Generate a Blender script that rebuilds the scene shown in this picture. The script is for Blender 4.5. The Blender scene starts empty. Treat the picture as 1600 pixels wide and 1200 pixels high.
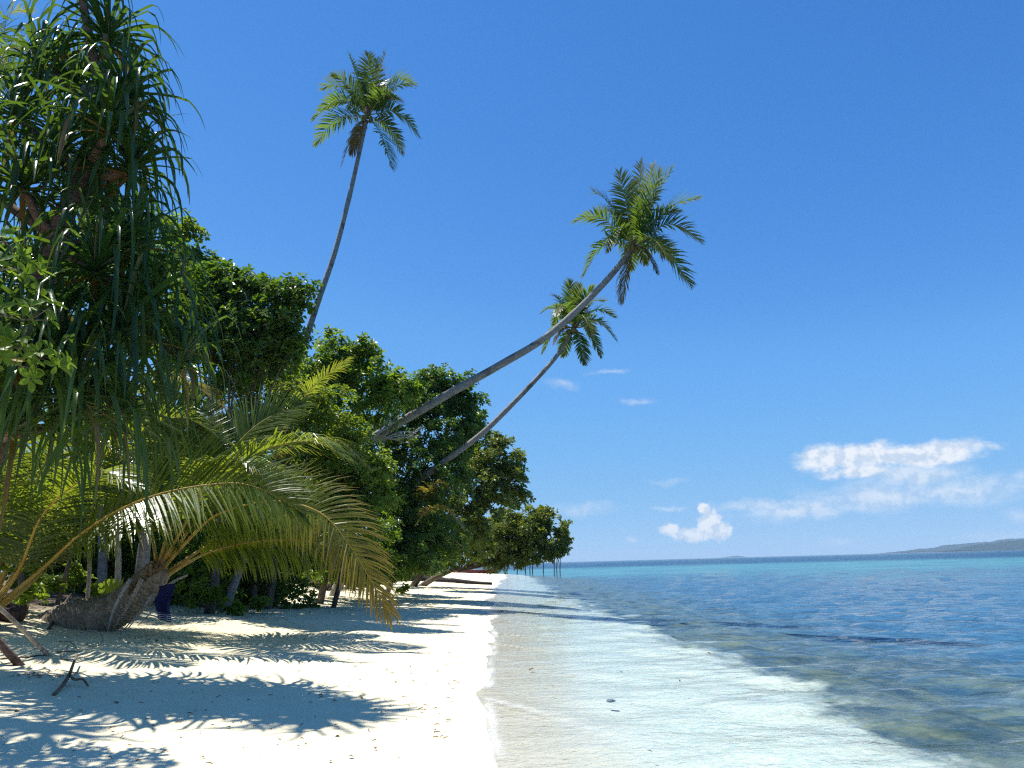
import bpy, math, random
import numpy as np
from mathutils import Vector, Matrix

random.seed(11)
RNG = np.random.default_rng(11)
SC = bpy.context.scene
COL = SC.collection
R = math.radians

# ------------------------------------------------------------------ camera
F, IW, IH = 1150.0, 1600, 1200          # focal length in photograph pixels
CAM = np.array([0.0, 0.0, 1.6])
PITCH, ROLL = math.atan(280 / F), R(1.55)
_fw = np.array([0, math.cos(PITCH), math.sin(PITCH)])
_u0 = np.array([0, -math.sin(PITCH), math.cos(PITCH)])
_r0 = np.array([1.0, 0, 0])
_rt = math.cos(ROLL) * _r0 - math.sin(ROLL) * _u0
_up = math.cos(ROLL) * _u0 + math.sin(ROLL) * _r0
cam = bpy.data.cameras.new('camera')
cam.sensor_width = 36.0
cam.lens = 36.0 * F / IW
cam.clip_start = 0.1
cam.clip_end = 40000
camo = bpy.data.objects.new('camera', cam)
M = Matrix(((_rt[0], _up[0], -_fw[0], CAM[0]), (_rt[1], _up[1], -_fw[1], CAM[1]),
            (_rt[2], _up[2], -_fw[2], CAM[2]), (0, 0, 0, 1)))
camo.matrix_world = M
COL.objects.link(camo)
SC.camera = camo

# ------------------------------------------------------------------ sun, sky, exposure
SUN_EL, SUN_AZ = R(65), R(-68)           # azimuth clockwise from +Y: high on the left, a little ahead
EXPOSURE = 0.72
SKY_STRENGTH = 0.10
SUN_STRENGTH = 4.8
sd = Vector((math.sin(SUN_AZ) * math.cos(SUN_EL), math.cos(SUN_AZ) * math.cos(SUN_EL), math.sin(SUN_EL)))
sun = bpy.data.lights.new('sun', 'SUN')
sun.energy = SUN_STRENGTH
sun.angle = R(0.5)
sun.color = (1.0, 0.965, 0.90)
suno = bpy.data.objects.new('sun', sun)
suno.rotation_euler = sd.to_track_quat('Z', 'Y').to_euler()
suno.location = (-30, 10, 60)
COL.objects.link(suno)

SC.view_settings.view_transform = 'Standard'
SC.view_settings.look = 'None'
SC.view_settings.exposure = EXPOSURE
SC.view_settings.gamma = 1
SC.view_settings.use_curve_mapping = False
SC.render.engine = 'CYCLES'
SC.cycles.use_denoising = False
SC.cycles.pixel_filter_type = 'BLACKMAN_HARRIS'
SC.cycles.filter_width = 1.25
SC.cycles.max_bounces = 8
SC.cycles.diffuse_bounces = 3
SC.cycles.glossy_bounces = 2
SC.cycles.transmission_bounces = 5
SC.cycles.transparent_max_bounces = 10
SC.cycles.volume_bounces = 0
SC.cycles.caustics_reflective = False
SC.cycles.caustics_refractive = False
SC.cycles.sample_clamp_indirect = 4.0


class NT:
    """small helper to write node trees"""
    def __init__(s, tree):
        s.t = tree
        s.n = tree.nodes
        s.l = tree.links

    def add(s, kind, **kw):
        n = s.n.new(kind)
        for k, v in kw.items():
            if k.startswith('in_'):
                continue
            setattr(n, k, v)
        return n

    def put(s, sock, v):
        if hasattr(v, 'is_linked') or isinstance(v, bpy.types.NodeSocket):
            s.l.new(v, sock)
        else:
            if isinstance(v, (tuple, list)) and sock.type == 'RGBA' and len(v) == 3:
                v = (*v, 1)
            sock.default_value = v

    def math(s, op, a, b=None, c=None, clamp=False):
        n = s.add('ShaderNodeMath', operation=op, use_clamp=clamp)
        s.put(n.inputs[0], a)
        if b is not None:
            s.put(n.inputs[1], b)
        if c is not None:
            s.put(n.inputs[2], c)
        return n.outputs[0]

    def vec(s, op, a, b=None, out=0):
        n = s.add('ShaderNodeVectorMath', operation=op)
        s.put(n.inputs[0], a)
        if b is not None:
            s.put(n.inputs[1], b)
        return n.outputs[out]

    def mix(s, f, a, b, blend='MIX'):
        n = s.add('ShaderNodeMix', data_type='RGBA', blend_type=blend)
        s.put(n.inputs[0], f)
        s.put(n.inputs[6], a)
        s.put(n.inputs[7], b)
        return n.outputs[2]

    def noise(s, v, scale, detail=4, rough=0.55, dist=0.0, out=0, dim='3D'):
        n = s.add('ShaderNodeTexNoise', noise_dimensions=dim)
        if v is not None:
            s.put(n.inputs['Vector'], v)
        n.inputs['Scale'].default_value = scale
        n.inputs['Detail'].default_value = detail
        n.inputs['Roughness'].default_value = rough
        n.inputs['Distortion'].default_value = dist
        return n.outputs[out]

    def ramp(s, f, a, b, lo=0.0, hi=1.0, smooth=True):
        n = s.add('ShaderNodeMapRange', interpolation_type='SMOOTHSTEP' if smooth else 'LINEAR', clamp=True) if smooth else \
            s.add('ShaderNodeMapRange', clamp=True)
        s.put(n.inputs[0], f)
        n.inputs[1].default_value = a
        n.inputs[2].default_value = b
        n.inputs[3].default_value = lo
        n.inputs[4].default_value = hi
        return n.outputs[0]

    def attr(s, name):
        return s.add('ShaderNodeAttribute', attribute_name=name).outputs['Fac']

    def mixs(s, f, a, b):
        n = s.add('ShaderNodeMixShader')
        s.put(n.inputs[0], f)
        s.l.new(a, n.inputs[1])
        s.l.new(b, n.inputs[2])
        return n.outputs[0]

    def bump(s, h, strength, dist, normal=None):
        n = s.add('ShaderNodeBump')
        n.inputs['Strength'].default_value = strength
        n.inputs['Distance'].default_value = dist
        s.put(n.inputs['Height'], h)
        if normal is not None:
            s.l.new(normal, n.inputs['Normal'])
        return n.outputs[0]


def ray(px, py):
    return _rt * (px - 800) / F + _up * (600 - py) / F + _fw


def P(px, py, y):
    """point of the photograph's pixel at world distance y ahead of the camera"""
    d = ray(px, py)
    return CAM + d * ((y - CAM[1]) / d[1])


# ---- world: physical sky and clouds by direction
world = bpy.data.worlds.new('World')
SC.world = world
world.use_nodes = True
w = NT(world.node_tree)
for n in list(w.n):
    w.n.remove(n)
sky = w.add('ShaderNodeTexSky', sky_type='NISHITA')
sky.sun_disc = False
sky.sun_elevation = SUN_EL
sky.sun_rotation = SUN_AZ
sky.altitude = 0
sky.air_density = 0.6
sky.dust_density = 0.0
sky.ozone_density = 6.0
# clear tropical air: the same grading of the sky's colour in every direction
grade = w.add('ShaderNodeRGBCurve')
for ch, pts in ((0, ((0, 0), (.053, .052), (.083, .094), (.11, .140), (.48, .36), (1, .6))),
                (1, ((0, 0), (.103, .212), (.16, .318), (.21, .410), (.63, .60), (1, .75))),
                (2, ((0, 0), (.236, .640), (.34, .800), (.42, .880), (.70, .90), (1, .95)))):
    cv = grade.mapping.curves[ch]
    while len(cv.points) < len(pts):
        cv.points.new(0.5, 0.5)
    for k_, p_ in enumerate(pts):
        cv.points[k_].location = p_
        cv.points[k_].handle_type = 'AUTO'
grade.mapping.update()
w.l.new(w.vec('MULTIPLY', sky.outputs[0], (0.1, 0.1, 0.1)), grade.inputs['Color'])
SKY_GAIN = 1.0 / (SKY_STRENGTH * 2 ** EXPOSURE)
skycol = w.vec('MULTIPLY', grade.outputs[0], (SKY_GAIN,) * 3)
tc = w.add('ShaderNodeTexCoord')
sep = w.add('ShaderNodeSeparateXYZ')
w.l.new(tc.outputs['Generated'], sep.inputs[0])
az = w.math('ARCTAN2', sep.outputs[0], sep.outputs[1])
el = w.math('ARCSINE', sep.outputs[2])
comb = w.add('ShaderNodeCombineXYZ')
w.l.new(az, comb.inputs[0])
w.l.new(w.math('MULTIPLY', el, 1.0), comb.inputs[1])
AE = comb.outputs[0]


def azel(px, py):
    d = ray(px, py)
    d = d / np.linalg.norm(d)
    return math.atan2(d[0], d[1]), math.asin(d[2])


warp = w.vec('SUBTRACT', w.noise(AE, 22, 6, 0.6, out=1), (0.5, 0.5, 0.5))


def cloud_group(blobs, warp_amt, nscale, stretch, lo, hi, namp):
    sc_ = w.vec('MULTIPLY', warp, (warp_amt, warp_amt * 0.6, 0))
    V = w.vec('ADD', AE, sc_)
    m = None
    for (px, py, rx, ry) in blobs:
        a, e = azel(px, py)
        q = w.vec('SUBTRACT', V, (a, e, 0))
        q = w.vec('MULTIPLY', q, (F / rx, F / ry, 0))
        d = w.vec('LENGTH', q, out=1)
        b = w.math('SUBTRACT', 1.0, d)
        m = b if m is None else w.math('MAXIMUM', m, b)
    sv = w.vec('MULTIPLY', AE, (1.0 / stretch, 1.0, 1.0))
    nz = w.noise(sv, nscale, 8, 0.62)
    m = w.math('ADD', m, w.math('MULTIPLY', w.math('SUBTRACT', nz, 0.5), namp))
    return w.ramp(m, lo, hi)


slab = cloud_group([(1300, 716, 75, 26), (1385, 714, 110, 28), (1462, 704, 85, 24), (1350, 736, 70, 14)], 0.05, 42, 1.9, 0.05, 0.62, 1.5)
wisp = cloud_group([(1250, 795, 150, 22), (1390, 772, 150, 40), (1500, 765, 110, 32), (1180, 788, 90, 14), (1420, 745, 120, 34)], 0.06, 30, 3.2, 0.05, 1.1, 1.5)
tower = cloud_group([(1110, 816, 20, 28), (1103, 800, 12, 16), (1122, 828, 26, 20), (1085, 836, 42, 14), (1048, 830, 18, 14)], 0.034, 85, 1.0, 0.05, 0.45, 1.3)
low = cloud_group([(900, 796, 95, 18), (1040, 795, 45, 7), (1040, 750, 50, 8), (880, 600, 40, 12), (1000, 625, 40, 8), (950, 580, 50, 7),
                   (1310, 848, 28, 10), (1590, 810, 25, 18), (1595, 742, 22, 12), (1560, 840, 60, 14), (990, 842, 14, 7)], 0.05, 40, 3.0, 0.1, 1.2, 1.0)
alpha = w.math('MAXIMUM', w.math('MULTIPLY', slab, 0.93), w.math('MULTIPLY', tower, 0.92))
alpha = w.math('MAXIMUM', alpha, w.math('MULTIPLY', wisp, 0.68))
alpha = w.math('MAXIMUM', alpha, w.math('MULTIPLY', low, 0.40))
nz0 = w.noise(AE, 70, 5, 0.55)
nz1 = w.noise(w.vec('ADD', AE, (-0.006, 0.009, 0)), 70, 5, 0.55)
relief = w.ramp(w.math('SUBTRACT', nz0, nz1), -0.16, 0.12, 0.0, 1.0)  # sunward bright and shaded cloud sides, painted into the colour by offset noise
cloudcol = w.mix(relief, tuple(v * SKY_GAIN for v in (.62, .73, .88)), tuple(v * SKY_GAIN for v in (.93, .96, 1.0)))
final = w.mix(alpha, skycol, cloudcol)
bg = w.add('ShaderNodeBackground')
w.l.new(final, bg.inputs[0])
bg.inputs[1].default_value = SKY_STRENGTH
wo = w.add('ShaderNodeOutputWorld')
w.l.new(bg.outputs[0], wo.inputs[0])


# ------------------------------------------------------------------ object helpers
ORIGIN = {}


def thing(name, label, cat, loc=(0, 0, 0), group=None):
    o = bpy.data.objects.new(name, None)
    o.empty_display_size = 0.3
    COL.objects.link(o)
    o.location = Vector([float(v) for v in loc])
    ORIGIN[o.name] = np.array(loc, float)
    tag(o, label, cat, group)
    return o


def tag(o, label=None, cat=None, group=None, kind=None):
    if label:
        o['label'] = label
    if cat:
        o['category'] = cat
    if group:
        o['group'] = group
    if kind:
        o['kind'] = kind
    return o


def make_mesh(name, verts, faces, mat, smooth=True, fattr=None, vattr=None, origin=None):
    verts = np.asarray(verts, np.float32).reshape(-1, 3)
    if origin is not None:
        verts = verts - np.asarray(origin, np.float32)
    if isinstance(faces, np.ndarray):
        faces = [faces]
    faces = [np.asarray(f, np.int32) for f in faces if len(f)]
    idx = np.concatenate([f.ravel() for f in faces])
    sizes = np.concatenate([np.full(len(f), f.shape[1], np.int32) for f in faces])
    starts = np.concatenate([[0], np.cumsum(sizes)[:-1]]).astype(np.int32)
    me = bpy.data.meshes.new(name)
    me.vertices.add(len(verts))
    me.vertices.foreach_set('co', verts.ravel())
    me.loops.add(len(idx))
    me.loops.foreach_set('vertex_index', idx)
    me.polygons.add(len(sizes))
    me.polygons.foreach_set('loop_start', starts)
    me.polygons.foreach_set('loop_total', sizes)
    me.polygons.foreach_set('use_smooth', np.full(len(sizes), smooth))
    for k, v in (fattr or {}).items():
        a = me.attributes.new(k, 'FLOAT', 'FACE')
        a.data.foreach_set('value', np.asarray(v, np.float32))
    for k, v in (vattr or {}).items():
        a = me.attributes.new(k, 'FLOAT', 'POINT')
        a.data.foreach_set('value', np.asarray(v, np.float32))
    me.update(calc_edges=True)
    if mat:
        me.materials.append(mat)
    return me


def obj(name, verts, faces, mat, parent=None, smooth=True, fattr=None, vattr=None, loc=None):
    """link ONE mesh; verts in world space.  A child takes its thing's origin."""
    org = None
    if parent is not None:
        org = ORIGIN[parent.name]
    elif loc is not None:
        org = np.array(loc, float)
    me = make_mesh(name, verts, faces, mat, smooth, fattr, vattr, org)
    o = bpy.data.objects.new(name, me)
    COL.objects.link(o)
    if parent is not None:
        o.parent = parent
        ORIGIN[o.name] = org
    else:
        if loc is not None:
            o.location = Vector([float(v) for v in loc])
        ORIGIN[o.name] = org if org is not None else np.zeros(3)
    return o


class MB:
    def __init__(s):
        s.v, s.q, s.t, s.n = [], [], [], 0

    def add(s, verts, quads=None, tris=None):
        s.v.append(np.asarray(verts, float).reshape(-1, 3))
        if quads is not None and len(quads):
            s.q.append(np.asarray(quads, int) + s.n)
        if tris is not None and len(tris):
            s.t.append(np.asarray(tris, int) + s.n)
        s.n += len(s.v[-1])
        return s

    def get(s):
        f = []
        if s.q:
            f.append(np.concatenate(s.q))
        if s.t:
            f.append(np.concatenate(s.t))
        return np.concatenate(s.v), f

    def obj(s, name, mat, parent=None, **kw):
        v, f = s.get()
        return obj(name, v, f, mat, parent, **kw)


def nrm(a):
    a = np.asarray(a, float)
    return a / np.maximum(np.linalg.norm(a, axis=-1, keepdims=True), 1e-9)


def catmull(pts, n):
    """n points evenly spread along a smooth curve through pts (any columns)"""
    p = np.asarray(pts, float)
    if len(p) == 2:
        t = np.linspace(0, 1, n)[:, None]
        return p[0] * (1 - t) + p[1] * t
    q = np.vstack([2 * p[0] - p[1], p, 2 * p[-1] - p[-2]])
    out = []
    for i in range(1, len(q) - 2):
        for t in np.linspace(0, 1, 16, endpoint=False):
            a, b, c, d = q[i - 1], q[i], q[i + 1], q[i + 2]
            out.append(0.5 * (2 * b + (c - a) * t + (2 * a - 5 * b + 4 * c - d) * t * t + (3 * b - a - 3 * c + d) * t ** 3))
    out.append(p[-1])
    out = np.array(out)
    s = np.concatenate([[0], np.cumsum(np.linalg.norm(np.diff(out[:, :3], axis=0), axis=1))])
    u = np.linspace(0, s[-1], n)
    return np.stack([np.interp(u, s, out[:, k]) for k in range(out.shape[1])], 1)


def tube(path, radii, sides=8, cap=True, flat=1.0):
    p = np.asarray(path, float)
    n = len(p)
    rad = np.broadcast_to(np.asarray(radii, float), (n,))
    T = nrm(np.gradient(p, axis=0))
    ref = np.array([0, 0, 1.0]) if abs(T[:, 2]).mean() < 0.85 else np.array([1.0, 0, 0])
    S = nrm(np.cross(T, ref))
    N = np.cross(S, T)
    a = np.linspace(0, 2 * math.pi, sides, endpoint=False)
    ring = S[:, None, :] * np.cos(a)[None, :, None] + flat * N[:, None, :] * np.sin(a)[None, :, None]
    v = p[:, None, :] + ring * rad[:, None, None]
    i = np.arange(n - 1)[:, None] * sides
    j = np.arange(sides)[None, :]
    k = (j + 1) % sides
    q = np.stack([i + j, i + k, i + sides + k, i + sides + j], -1).reshape(-1, 4)
    v = v.reshape(-1, 3)
    tris = None
    if cap:
        v = np.vstack([v, p[0], p[-1]])
        c0, c1 = n * sides, n * sides + 1
        jj = np.arange(sides)
        kk = (jj + 1) % sides
        tris = np.vstack([np.stack([kk, jj, np.full(sides, c0)], 1), np.stack([(n - 1) * sides + jj, (n - 1) * sides + kk, np.full(sides, c1)], 1)])
    return v, q, tris


# ------------------------------------------------------------------ noise for the ground
def _hash(ix, iy, s):
    h = (ix * 374761393 + iy * 668265263 + s * 1442695041) & 0xFFFFFFFF
    h = ((h ^ (h >> 13)) * 1274126177) & 0xFFFFFFFF
    return ((h ^ (h >> 16)) & 0xFFFF) / 65535.0


def vnoise(x, y, s=0):
    x, y = np.asarray(x, float), np.asarray(y, float)
    ix, iy = np.floor(x).astype(np.int64), np.floor(y).astype(np.int64)
    fx, fy = x - ix, y - iy
    fx, fy = fx * fx * (3 - 2 * fx), fy * fy * (3 - 2 * fy)
    a, b = _hash(ix, iy, s), _hash(ix + 1, iy, s)
    c, d = _hash(ix, iy + 1, s), _hash(ix + 1, iy + 1, s)
    return (a * (1 - fx) + b * fx) * (1 - fy) + (c * (1 - fx) + d * fx) * fy


def fbm(x, y, o=4, s=0):
    t, a, f = 0, 0.5, 1.0
    for k in range(o):
        t = t + a * vnoise(x * f, y * f, s + k)
        a *= 0.5
        f *= 2.03
    return t


def shore_x(y):
    y = np.asarray(y, float)
    b = np.interp(y, [-20, 0, 5.75, 7.7, 15, 23, 36, 70, 100, 118, 126, 136, 150],
                  [0.6, 0.2, -0.05, -0.23, -0.5, -0.7, -1.2, -1.5, -1.2, -2.0, -5.0, -16, -60])
    return b + 0.55 * (fbm(y * 0.34, y * 0 + 3.3, 2, 5) - 0.40) * np.clip(y / 10, 0.7, 2.5)


def ground_z(x, y, fine=True):
    x, y = np.asarray(x, float), np.asarray(y, float)
    u = shore_x(y) - x
    z = np.interp(u, [-70, -30, -9, -5.2, -4.2, -1, 0, 2, 5, 8, 10, 12, 16, 60],
                  [-3.1, -2.2, -0.85, -0.48, -0.36, -0.075, 0.0, 0.11, 0.28, 0.48, 0.86, 1.24, 1.42, 2.2])
    z = z + np.clip((-u - 2.5) / 3, 0, 1) * 0.5 * (fbm(x * 0.8, y * 0.6, 4, 41) - 0.44)
    z = z + np.clip((u - 0.5) / 4, 0, 1) * (0.22 * (fbm(x * 0.35, y * 0.35, 3, 1) - 0.44) + 0.05 * (fbm(x * 1.6, y * 1.6, 3, 9) - 0.44))
    if fine:
        cx_, cy_ = np.floor(x / 0.62), np.floor(y / 0.62)
        hx_, hy_ = _hash(cx_.astype(np.int64), cy_.astype(np.int64), 91), _hash(cx_.astype(np.int64), cy_.astype(np.int64), 92)
        dd_ = np.hypot((x / 0.62 - cx_ - 0.35 - 0.3 * hx_) * 0.62 / 0.15, (y / 0.62 - cy_ - 0.35 - 0.3 * hy_) * 0.62 / 0.17)
        z = z - 0.035 * np.exp(-dd_ ** 2) * (hx_ > 0.35) * np.clip((u - 1.2) / 1.5, 0, 1) * (0.4 + hy_)
        z = z + np.clip((u - 0.3) / 2, 0, 1) * 0.035 * (fbm(x * 5, y * 5, 3, 21) - 0.44)
    return z


def on_ground(px, py):
    """where the pixel's ray first meets the ground (or the water)"""
    d = ray(px, py)
    t = np.geomspace(2, 160, 4000)
    pts = CAM + d * t[:, None]
    g = np.maximum(ground_z(pts[:, 0], pts[:, 1]), -0.02)
    k = np.argmax(pts[:, 2] < g)
    p = pts[k]
    p[2] = g[k]
    return p


# ------------------------------------------------------------------ materials
def material(name):
    m = bpy.data.materials.new(name)
    m.use_nodes = True
    t = NT(m.node_tree)
    for n in list(t.n):
        t.n.remove(n)
    out = t.add('ShaderNodeOutputMaterial')
    return m, t, out


def principled(t, col, rough=0.6, spec=0.5, normal=None):
    b = t.add('ShaderNodeBsdfPrincipled')
    t.put(b.inputs['Base Color'], col)
    t.put(b.inputs['Roughness'], rough)
    b.inputs['Specular IOR Level'].default_value = spec
    if normal is not None:
        t.l.new(normal, b.inputs['Normal'])
    return b.outputs[0]


def leaf_mat(name, dark, light, glow, old=(0.30, 0.19, 0.04), trans=0.4, rough=0.35, spec=0.5, clump=0.6):
    m, t, out = material(name)
    pos = t.add('ShaderNodeNewGeometry').outputs['Position']
    n = t.noise(pos, clump, 3)
    f = t.math('ADD', t.math('MULTIPLY', t.attr('rnd'), 0.65), t.math('MULTIPLY', t.math('SUBTRACT', n, 0.32), 1.0), clamp=True)
    c = t.mix(f, dark, light)
    age = t.attr('age')
    c = t.mix(age, c, old)
    g = t.mix(t.math('MULTIPLY', age, 0.8), glow, tuple(min(1, v * 1.1) for v in old))
    g = t.mix(t.math('MULTIPLY', f, 0.6), t.mix(0.5, g, (0, 0, 0)), g)
    surf = principled(t, c, t.ramp(t.noise(pos, 30, 2), 0.3, 0.7, rough * 0.8, rough * 1.3), spec)
    tr = t.add('ShaderNodeBsdfTranslucent')
    t.l.new(g, tr.inputs[0])
    t.l.new(t.mixs(trans, surf, tr.outputs[0]), out.inputs[0])
    return m


def rough_mat(name, c1, c2, scale=8, rough=0.85, bump=0.5, bdist=0.02, stretch=(1, 1, 1), spec=0.25, c3=None):
    m, t, out = material(name)
    co = t.add('ShaderNodeTexCoord').outputs['Object']
    v = t.vec('MULTIPLY', co, stretch)
    n = t.noise(v, scale, 6, 0.62, 0.3)
    c = t.mix(t.ramp(n, 0.3, 0.7), c1, c2)
    n2 = t.noise(co, scale * 0.25, 3)
    c = t.mix(t.ramp(n2, 0.52, 0.72), c, c3 if c3 else tuple(v * 0.7 for v in c1))
    t.l.new(principled(t, c, rough, spec, t.bump(n, bump, bdist)), out.inputs[0])
    return m


MAT = {}
MAT['palm_trunk'] = rough_mat('palm_trunk_bark', (0.17, 0.16, 0.15), (0.30, 0.285, 0.265), 9, 0.85, 0.6, 0.03, (1, 1, 2.0), c3=(0.10, 0.095, 0.09))
MAT['bole'] = rough_mat('old_palm_bark', (0.17, 0.125, 0.085), (0.38, 0.31, 0.23), 14, 0.9, 0.8, 0.03, (1, 1, 1), c3=(0.17, 0.13, 0.10))
MAT['bark'] = rough_mat('tree_bark', (0.07, 0.055, 0.042), (0.17, 0.14, 0.11), 10, 0.9, 0.7, 0.02, (1, 1, 0.4))
MAT['pale_bark'] = rough_mat('pale_bark', (0.20, 0.18, 0.15), (0.40, 0.37, 0.32), 9, 0.9, 0.6, 0.02, (1, 1, 0.6), c3=(0.13, 0.12, 0.09))
MAT['screw_bark'] = rough_mat('screw_pine_bark', (0.10, 0.06, 0.045), (0.23, 0.15, 0.115), 12, 0.9, 0.7, 0.02, (1, 1, 2))
MAT['driftwood'] = rough_mat('driftwood', (0.20, 0.165, 0.13), (0.40, 0.35, 0.29), 16, 0.85, 0.6, 0.01, (1, 1, 1))
MAT['dead_twig'] = rough_mat('dead_grey_twig', (0.26, 0.245, 0.225), (0.46, 0.44, 0.41), 20, 0.85, 0.4, 0.01)
MAT['dark_wood'] = rough_mat('dark_wet_wood', (0.045, 0.03, 0.028), (0.11, 0.075, 0.06), 10, 0.8, 0.6, 0.02)
MAT['wet_log'] = rough_mat('dark_wet_log', (0.008, 0.006, 0.007), (0.022, 0.016, 0.017), 10, 0.8, 0.6, 0.02)
MAT['brown_wood'] = rough_mat('brown_wood', (0.13, 0.075, 0.045), (0.26, 0.17, 0.10), 12, 0.85, 0.6, 0.02)
MAT['midrib'] = rough_mat('yellow_midrib', (0.36, 0.22, 0.035), (0.46, 0.33, 0.07), 6, 0.5, 0.1, 0.005, spec=0.4, c3=(0.36, 0.17, 0.025))
MAT['midrib_green'] = rough_mat('green_midrib', (0.20, 0.20, 0.04), (0.34, 0.29, 0.07), 6, 0.5, 0.1, 0.005, spec=0.4)
MAT['midrib_dry'] = rough_mat('dry_midrib', (0.16, 0.13, 0.10), (0.30, 0.25, 0.19), 9, 0.8, 0.3, 0.01)
MAT['fibre'] = rough_mat('leaf_base_fibre', (0.09, 0.055, 0.03), (0.24, 0.16, 0.09), 22, 0.9, 0.8, 0.02)
MAT['coral'] = rough_mat('coral_rubble', (0.34, 0.32, 0.29), (0.60, 0.58, 0.54), 14, 0.9, 0.6, 0.02)
MAT['stone'] = rough_mat('grey_stone', (0.14, 0.15, 0.16), (0.28, 0.29, 0.30), 30, 0.8, 0.5, 0.01)
MAT['litter'] = rough_mat('dead_leaf', (0.13, 0.075, 0.035), (0.28, 0.18, 0.09), 14, 0.85, 0.2, 0.005)
MAT['weed'] = rough_mat('dark_seaweed', (0.035, 0.03, 0.022), (0.09, 0.075, 0.05), 14, 0.9, 0.2, 0.005)
MAT['nut'] = rough_mat('coconut_husk', (0.13, 0.12, 0.03), (0.26, 0.20, 0.06), 8, 0.6, 0.2, 0.01)

MAT['palm_near'] = leaf_mat('near_palm_leaflet', (0.040, 0.088, 0.012), (0.10, 0.155, 0.020), (0.47, 0.58, 0.03), (0.42, 0.27, 0.05), 0.50, 0.29, 0.6, 0.8)
MAT['palm_far'] = leaf_mat('far_palm_leaflet', (0.028, 0.075, 0.012), (0.085, 0.16, 0.020), (0.28, 0.47, 0.03), (0.30, 0.16, 0.045), 0.42, 0.42, 0.35, 0.5)
MAT['screw'] = leaf_mat('screw_pine_leaf', (0.015, 0.045, 0.012), (0.050, 0.105, 0.020), (0.19, 0.34, 0.025), (0.22, 0.12, 0.04), 0.36, 0.25, 0.45, 0.7)
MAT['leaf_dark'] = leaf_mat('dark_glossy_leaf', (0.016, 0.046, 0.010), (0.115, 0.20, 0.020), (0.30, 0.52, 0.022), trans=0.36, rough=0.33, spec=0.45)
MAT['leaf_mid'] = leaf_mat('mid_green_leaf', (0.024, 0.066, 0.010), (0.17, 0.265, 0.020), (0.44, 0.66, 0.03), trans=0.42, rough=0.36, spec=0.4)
MAT['leaf_light'] = leaf_mat('light_green_leaf', (0.045, 0.098, 0.013), (0.19, 0.28, 0.026), (0.52, 0.68, 0.04), trans=0.45, rough=0.38, spec=0.4)
MAT['leaf_olive'] = leaf_mat('olive_leaf', (0.030, 0.070, 0.012), (0.17, 0.225, 0.026), (0.48, 0.56, 0.04), (0.36, 0.25, 0.05), trans=0.38, rough=0.36, spec=0.45)
MAT['leaf_near'] = leaf_mat('near_broad_leaf', (0.05, 0.12, 0.014), (0.12, 0.21, 0.022), (0.36, 0.54, 0.03), (0.50, 0.36, 0.03), trans=0.48, rough=0.45, spec=0.25, clump=1.5)

# sand, sea bed and water
m, t, out = material('sand')
geo = t.add('ShaderNodeNewGeometry')
pos = geo.outputs['Position']
pz = t.add('ShaderNodeSeparateXYZ')
t.l.new(pos, pz.inputs[0])
n1 = t.noise(pos, 1.3, 5)
n2 = t.noise(pos, 26, 5, 0.7)
c = t.mix(t.ramp(n1, 0.3, 0.75), (0.735, 0.655, 0.43), (0.785, 0.705, 0.48))
c = t.mix(t.ramp(n2, 0.60, 0.78), c, (0.58, 0.51, 0.37))
wet = t.ramp(t.math('ADD', pz.outputs[2], t.math('MULTIPLY', t.math('SUBTRACT', n1, 0.5), 0.02)), -0.005, 0.035, 1.0, 0.0)
c = t.mix(t.math('MULTIPLY', wet, 0.95), c, t.mix(t.ramp(t.math('ADD', pz.outputs[2], t.math('MULTIPLY', t.math('SUBTRACT', n1, 0.5), 0.05)), -0.13, -0.035), (0.665, 0.67, 0.59), (0.585, 0.55, 0.45)))
lit = t.attr('litter')
n3 = t.noise(pos, 9, 6, 0.7)
lf = t.math('MULTIPLY', lit, t.ramp(n3, 0.22, 0.50), clamp=True)
lc = t.mix(t.ramp(t.noise(pos, 17, 3), 0.35, 0.65), (0.050, 0.036, 0.024), (0.15, 0.115, 0.08))
c = t.mix(lf, c, lc)
c = t.mix(t.ramp(t.math('MULTIPLY', t.attr('specks'), t.ramp(t.noise(pos, 38, 3, 0.7), 0.55, 0.63)), 0.3, 0.7), c, (0.14, 0.11, 0.075))
reef = t.attr('reef')
rn = t.noise(pos, 1.1, 5, 0.65)
rc = t.mix(t.ramp(rn, 0.35, 0.65), (0.035, 0.065, 0.075), (0.17, 0.19, 0.13))
rf = t.ramp(t.math('ADD', reef, t.math('MULTIPLY', t.math('SUBTRACT', t.noise(t.vec('MULTIPLY', pos, (1, 0.7, 1)), 1.5, 6, 0.72), 0.5), 1.3)), 0.28, 0.80)
rc = t.mix(t.ramp(pz.outputs[2], -1.3, -0.55, 1.0, 0.0), rc, t.mix(t.ramp(rn, 0.35, 0.65), (0.025, 0.095, 0.20), (0.07, 0.18, 0.29)))
c = t.mix(rf, c, rc)
h = t.math('ADD', t.math('MULTIPLY', t.noise(pos, 60, 4, 0.7), 0.35), t.math('MULTIPLY', t.noise(pos, 7, 4, 0.6), 1.0))
t.l.new(principled(t, c, t.ramp(wet, 0, 1, 0.9, 0.5), 0.2, t.bump(h, 0.65, 0.035)), out.inputs[0])
MAT['sand'] = m

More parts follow.
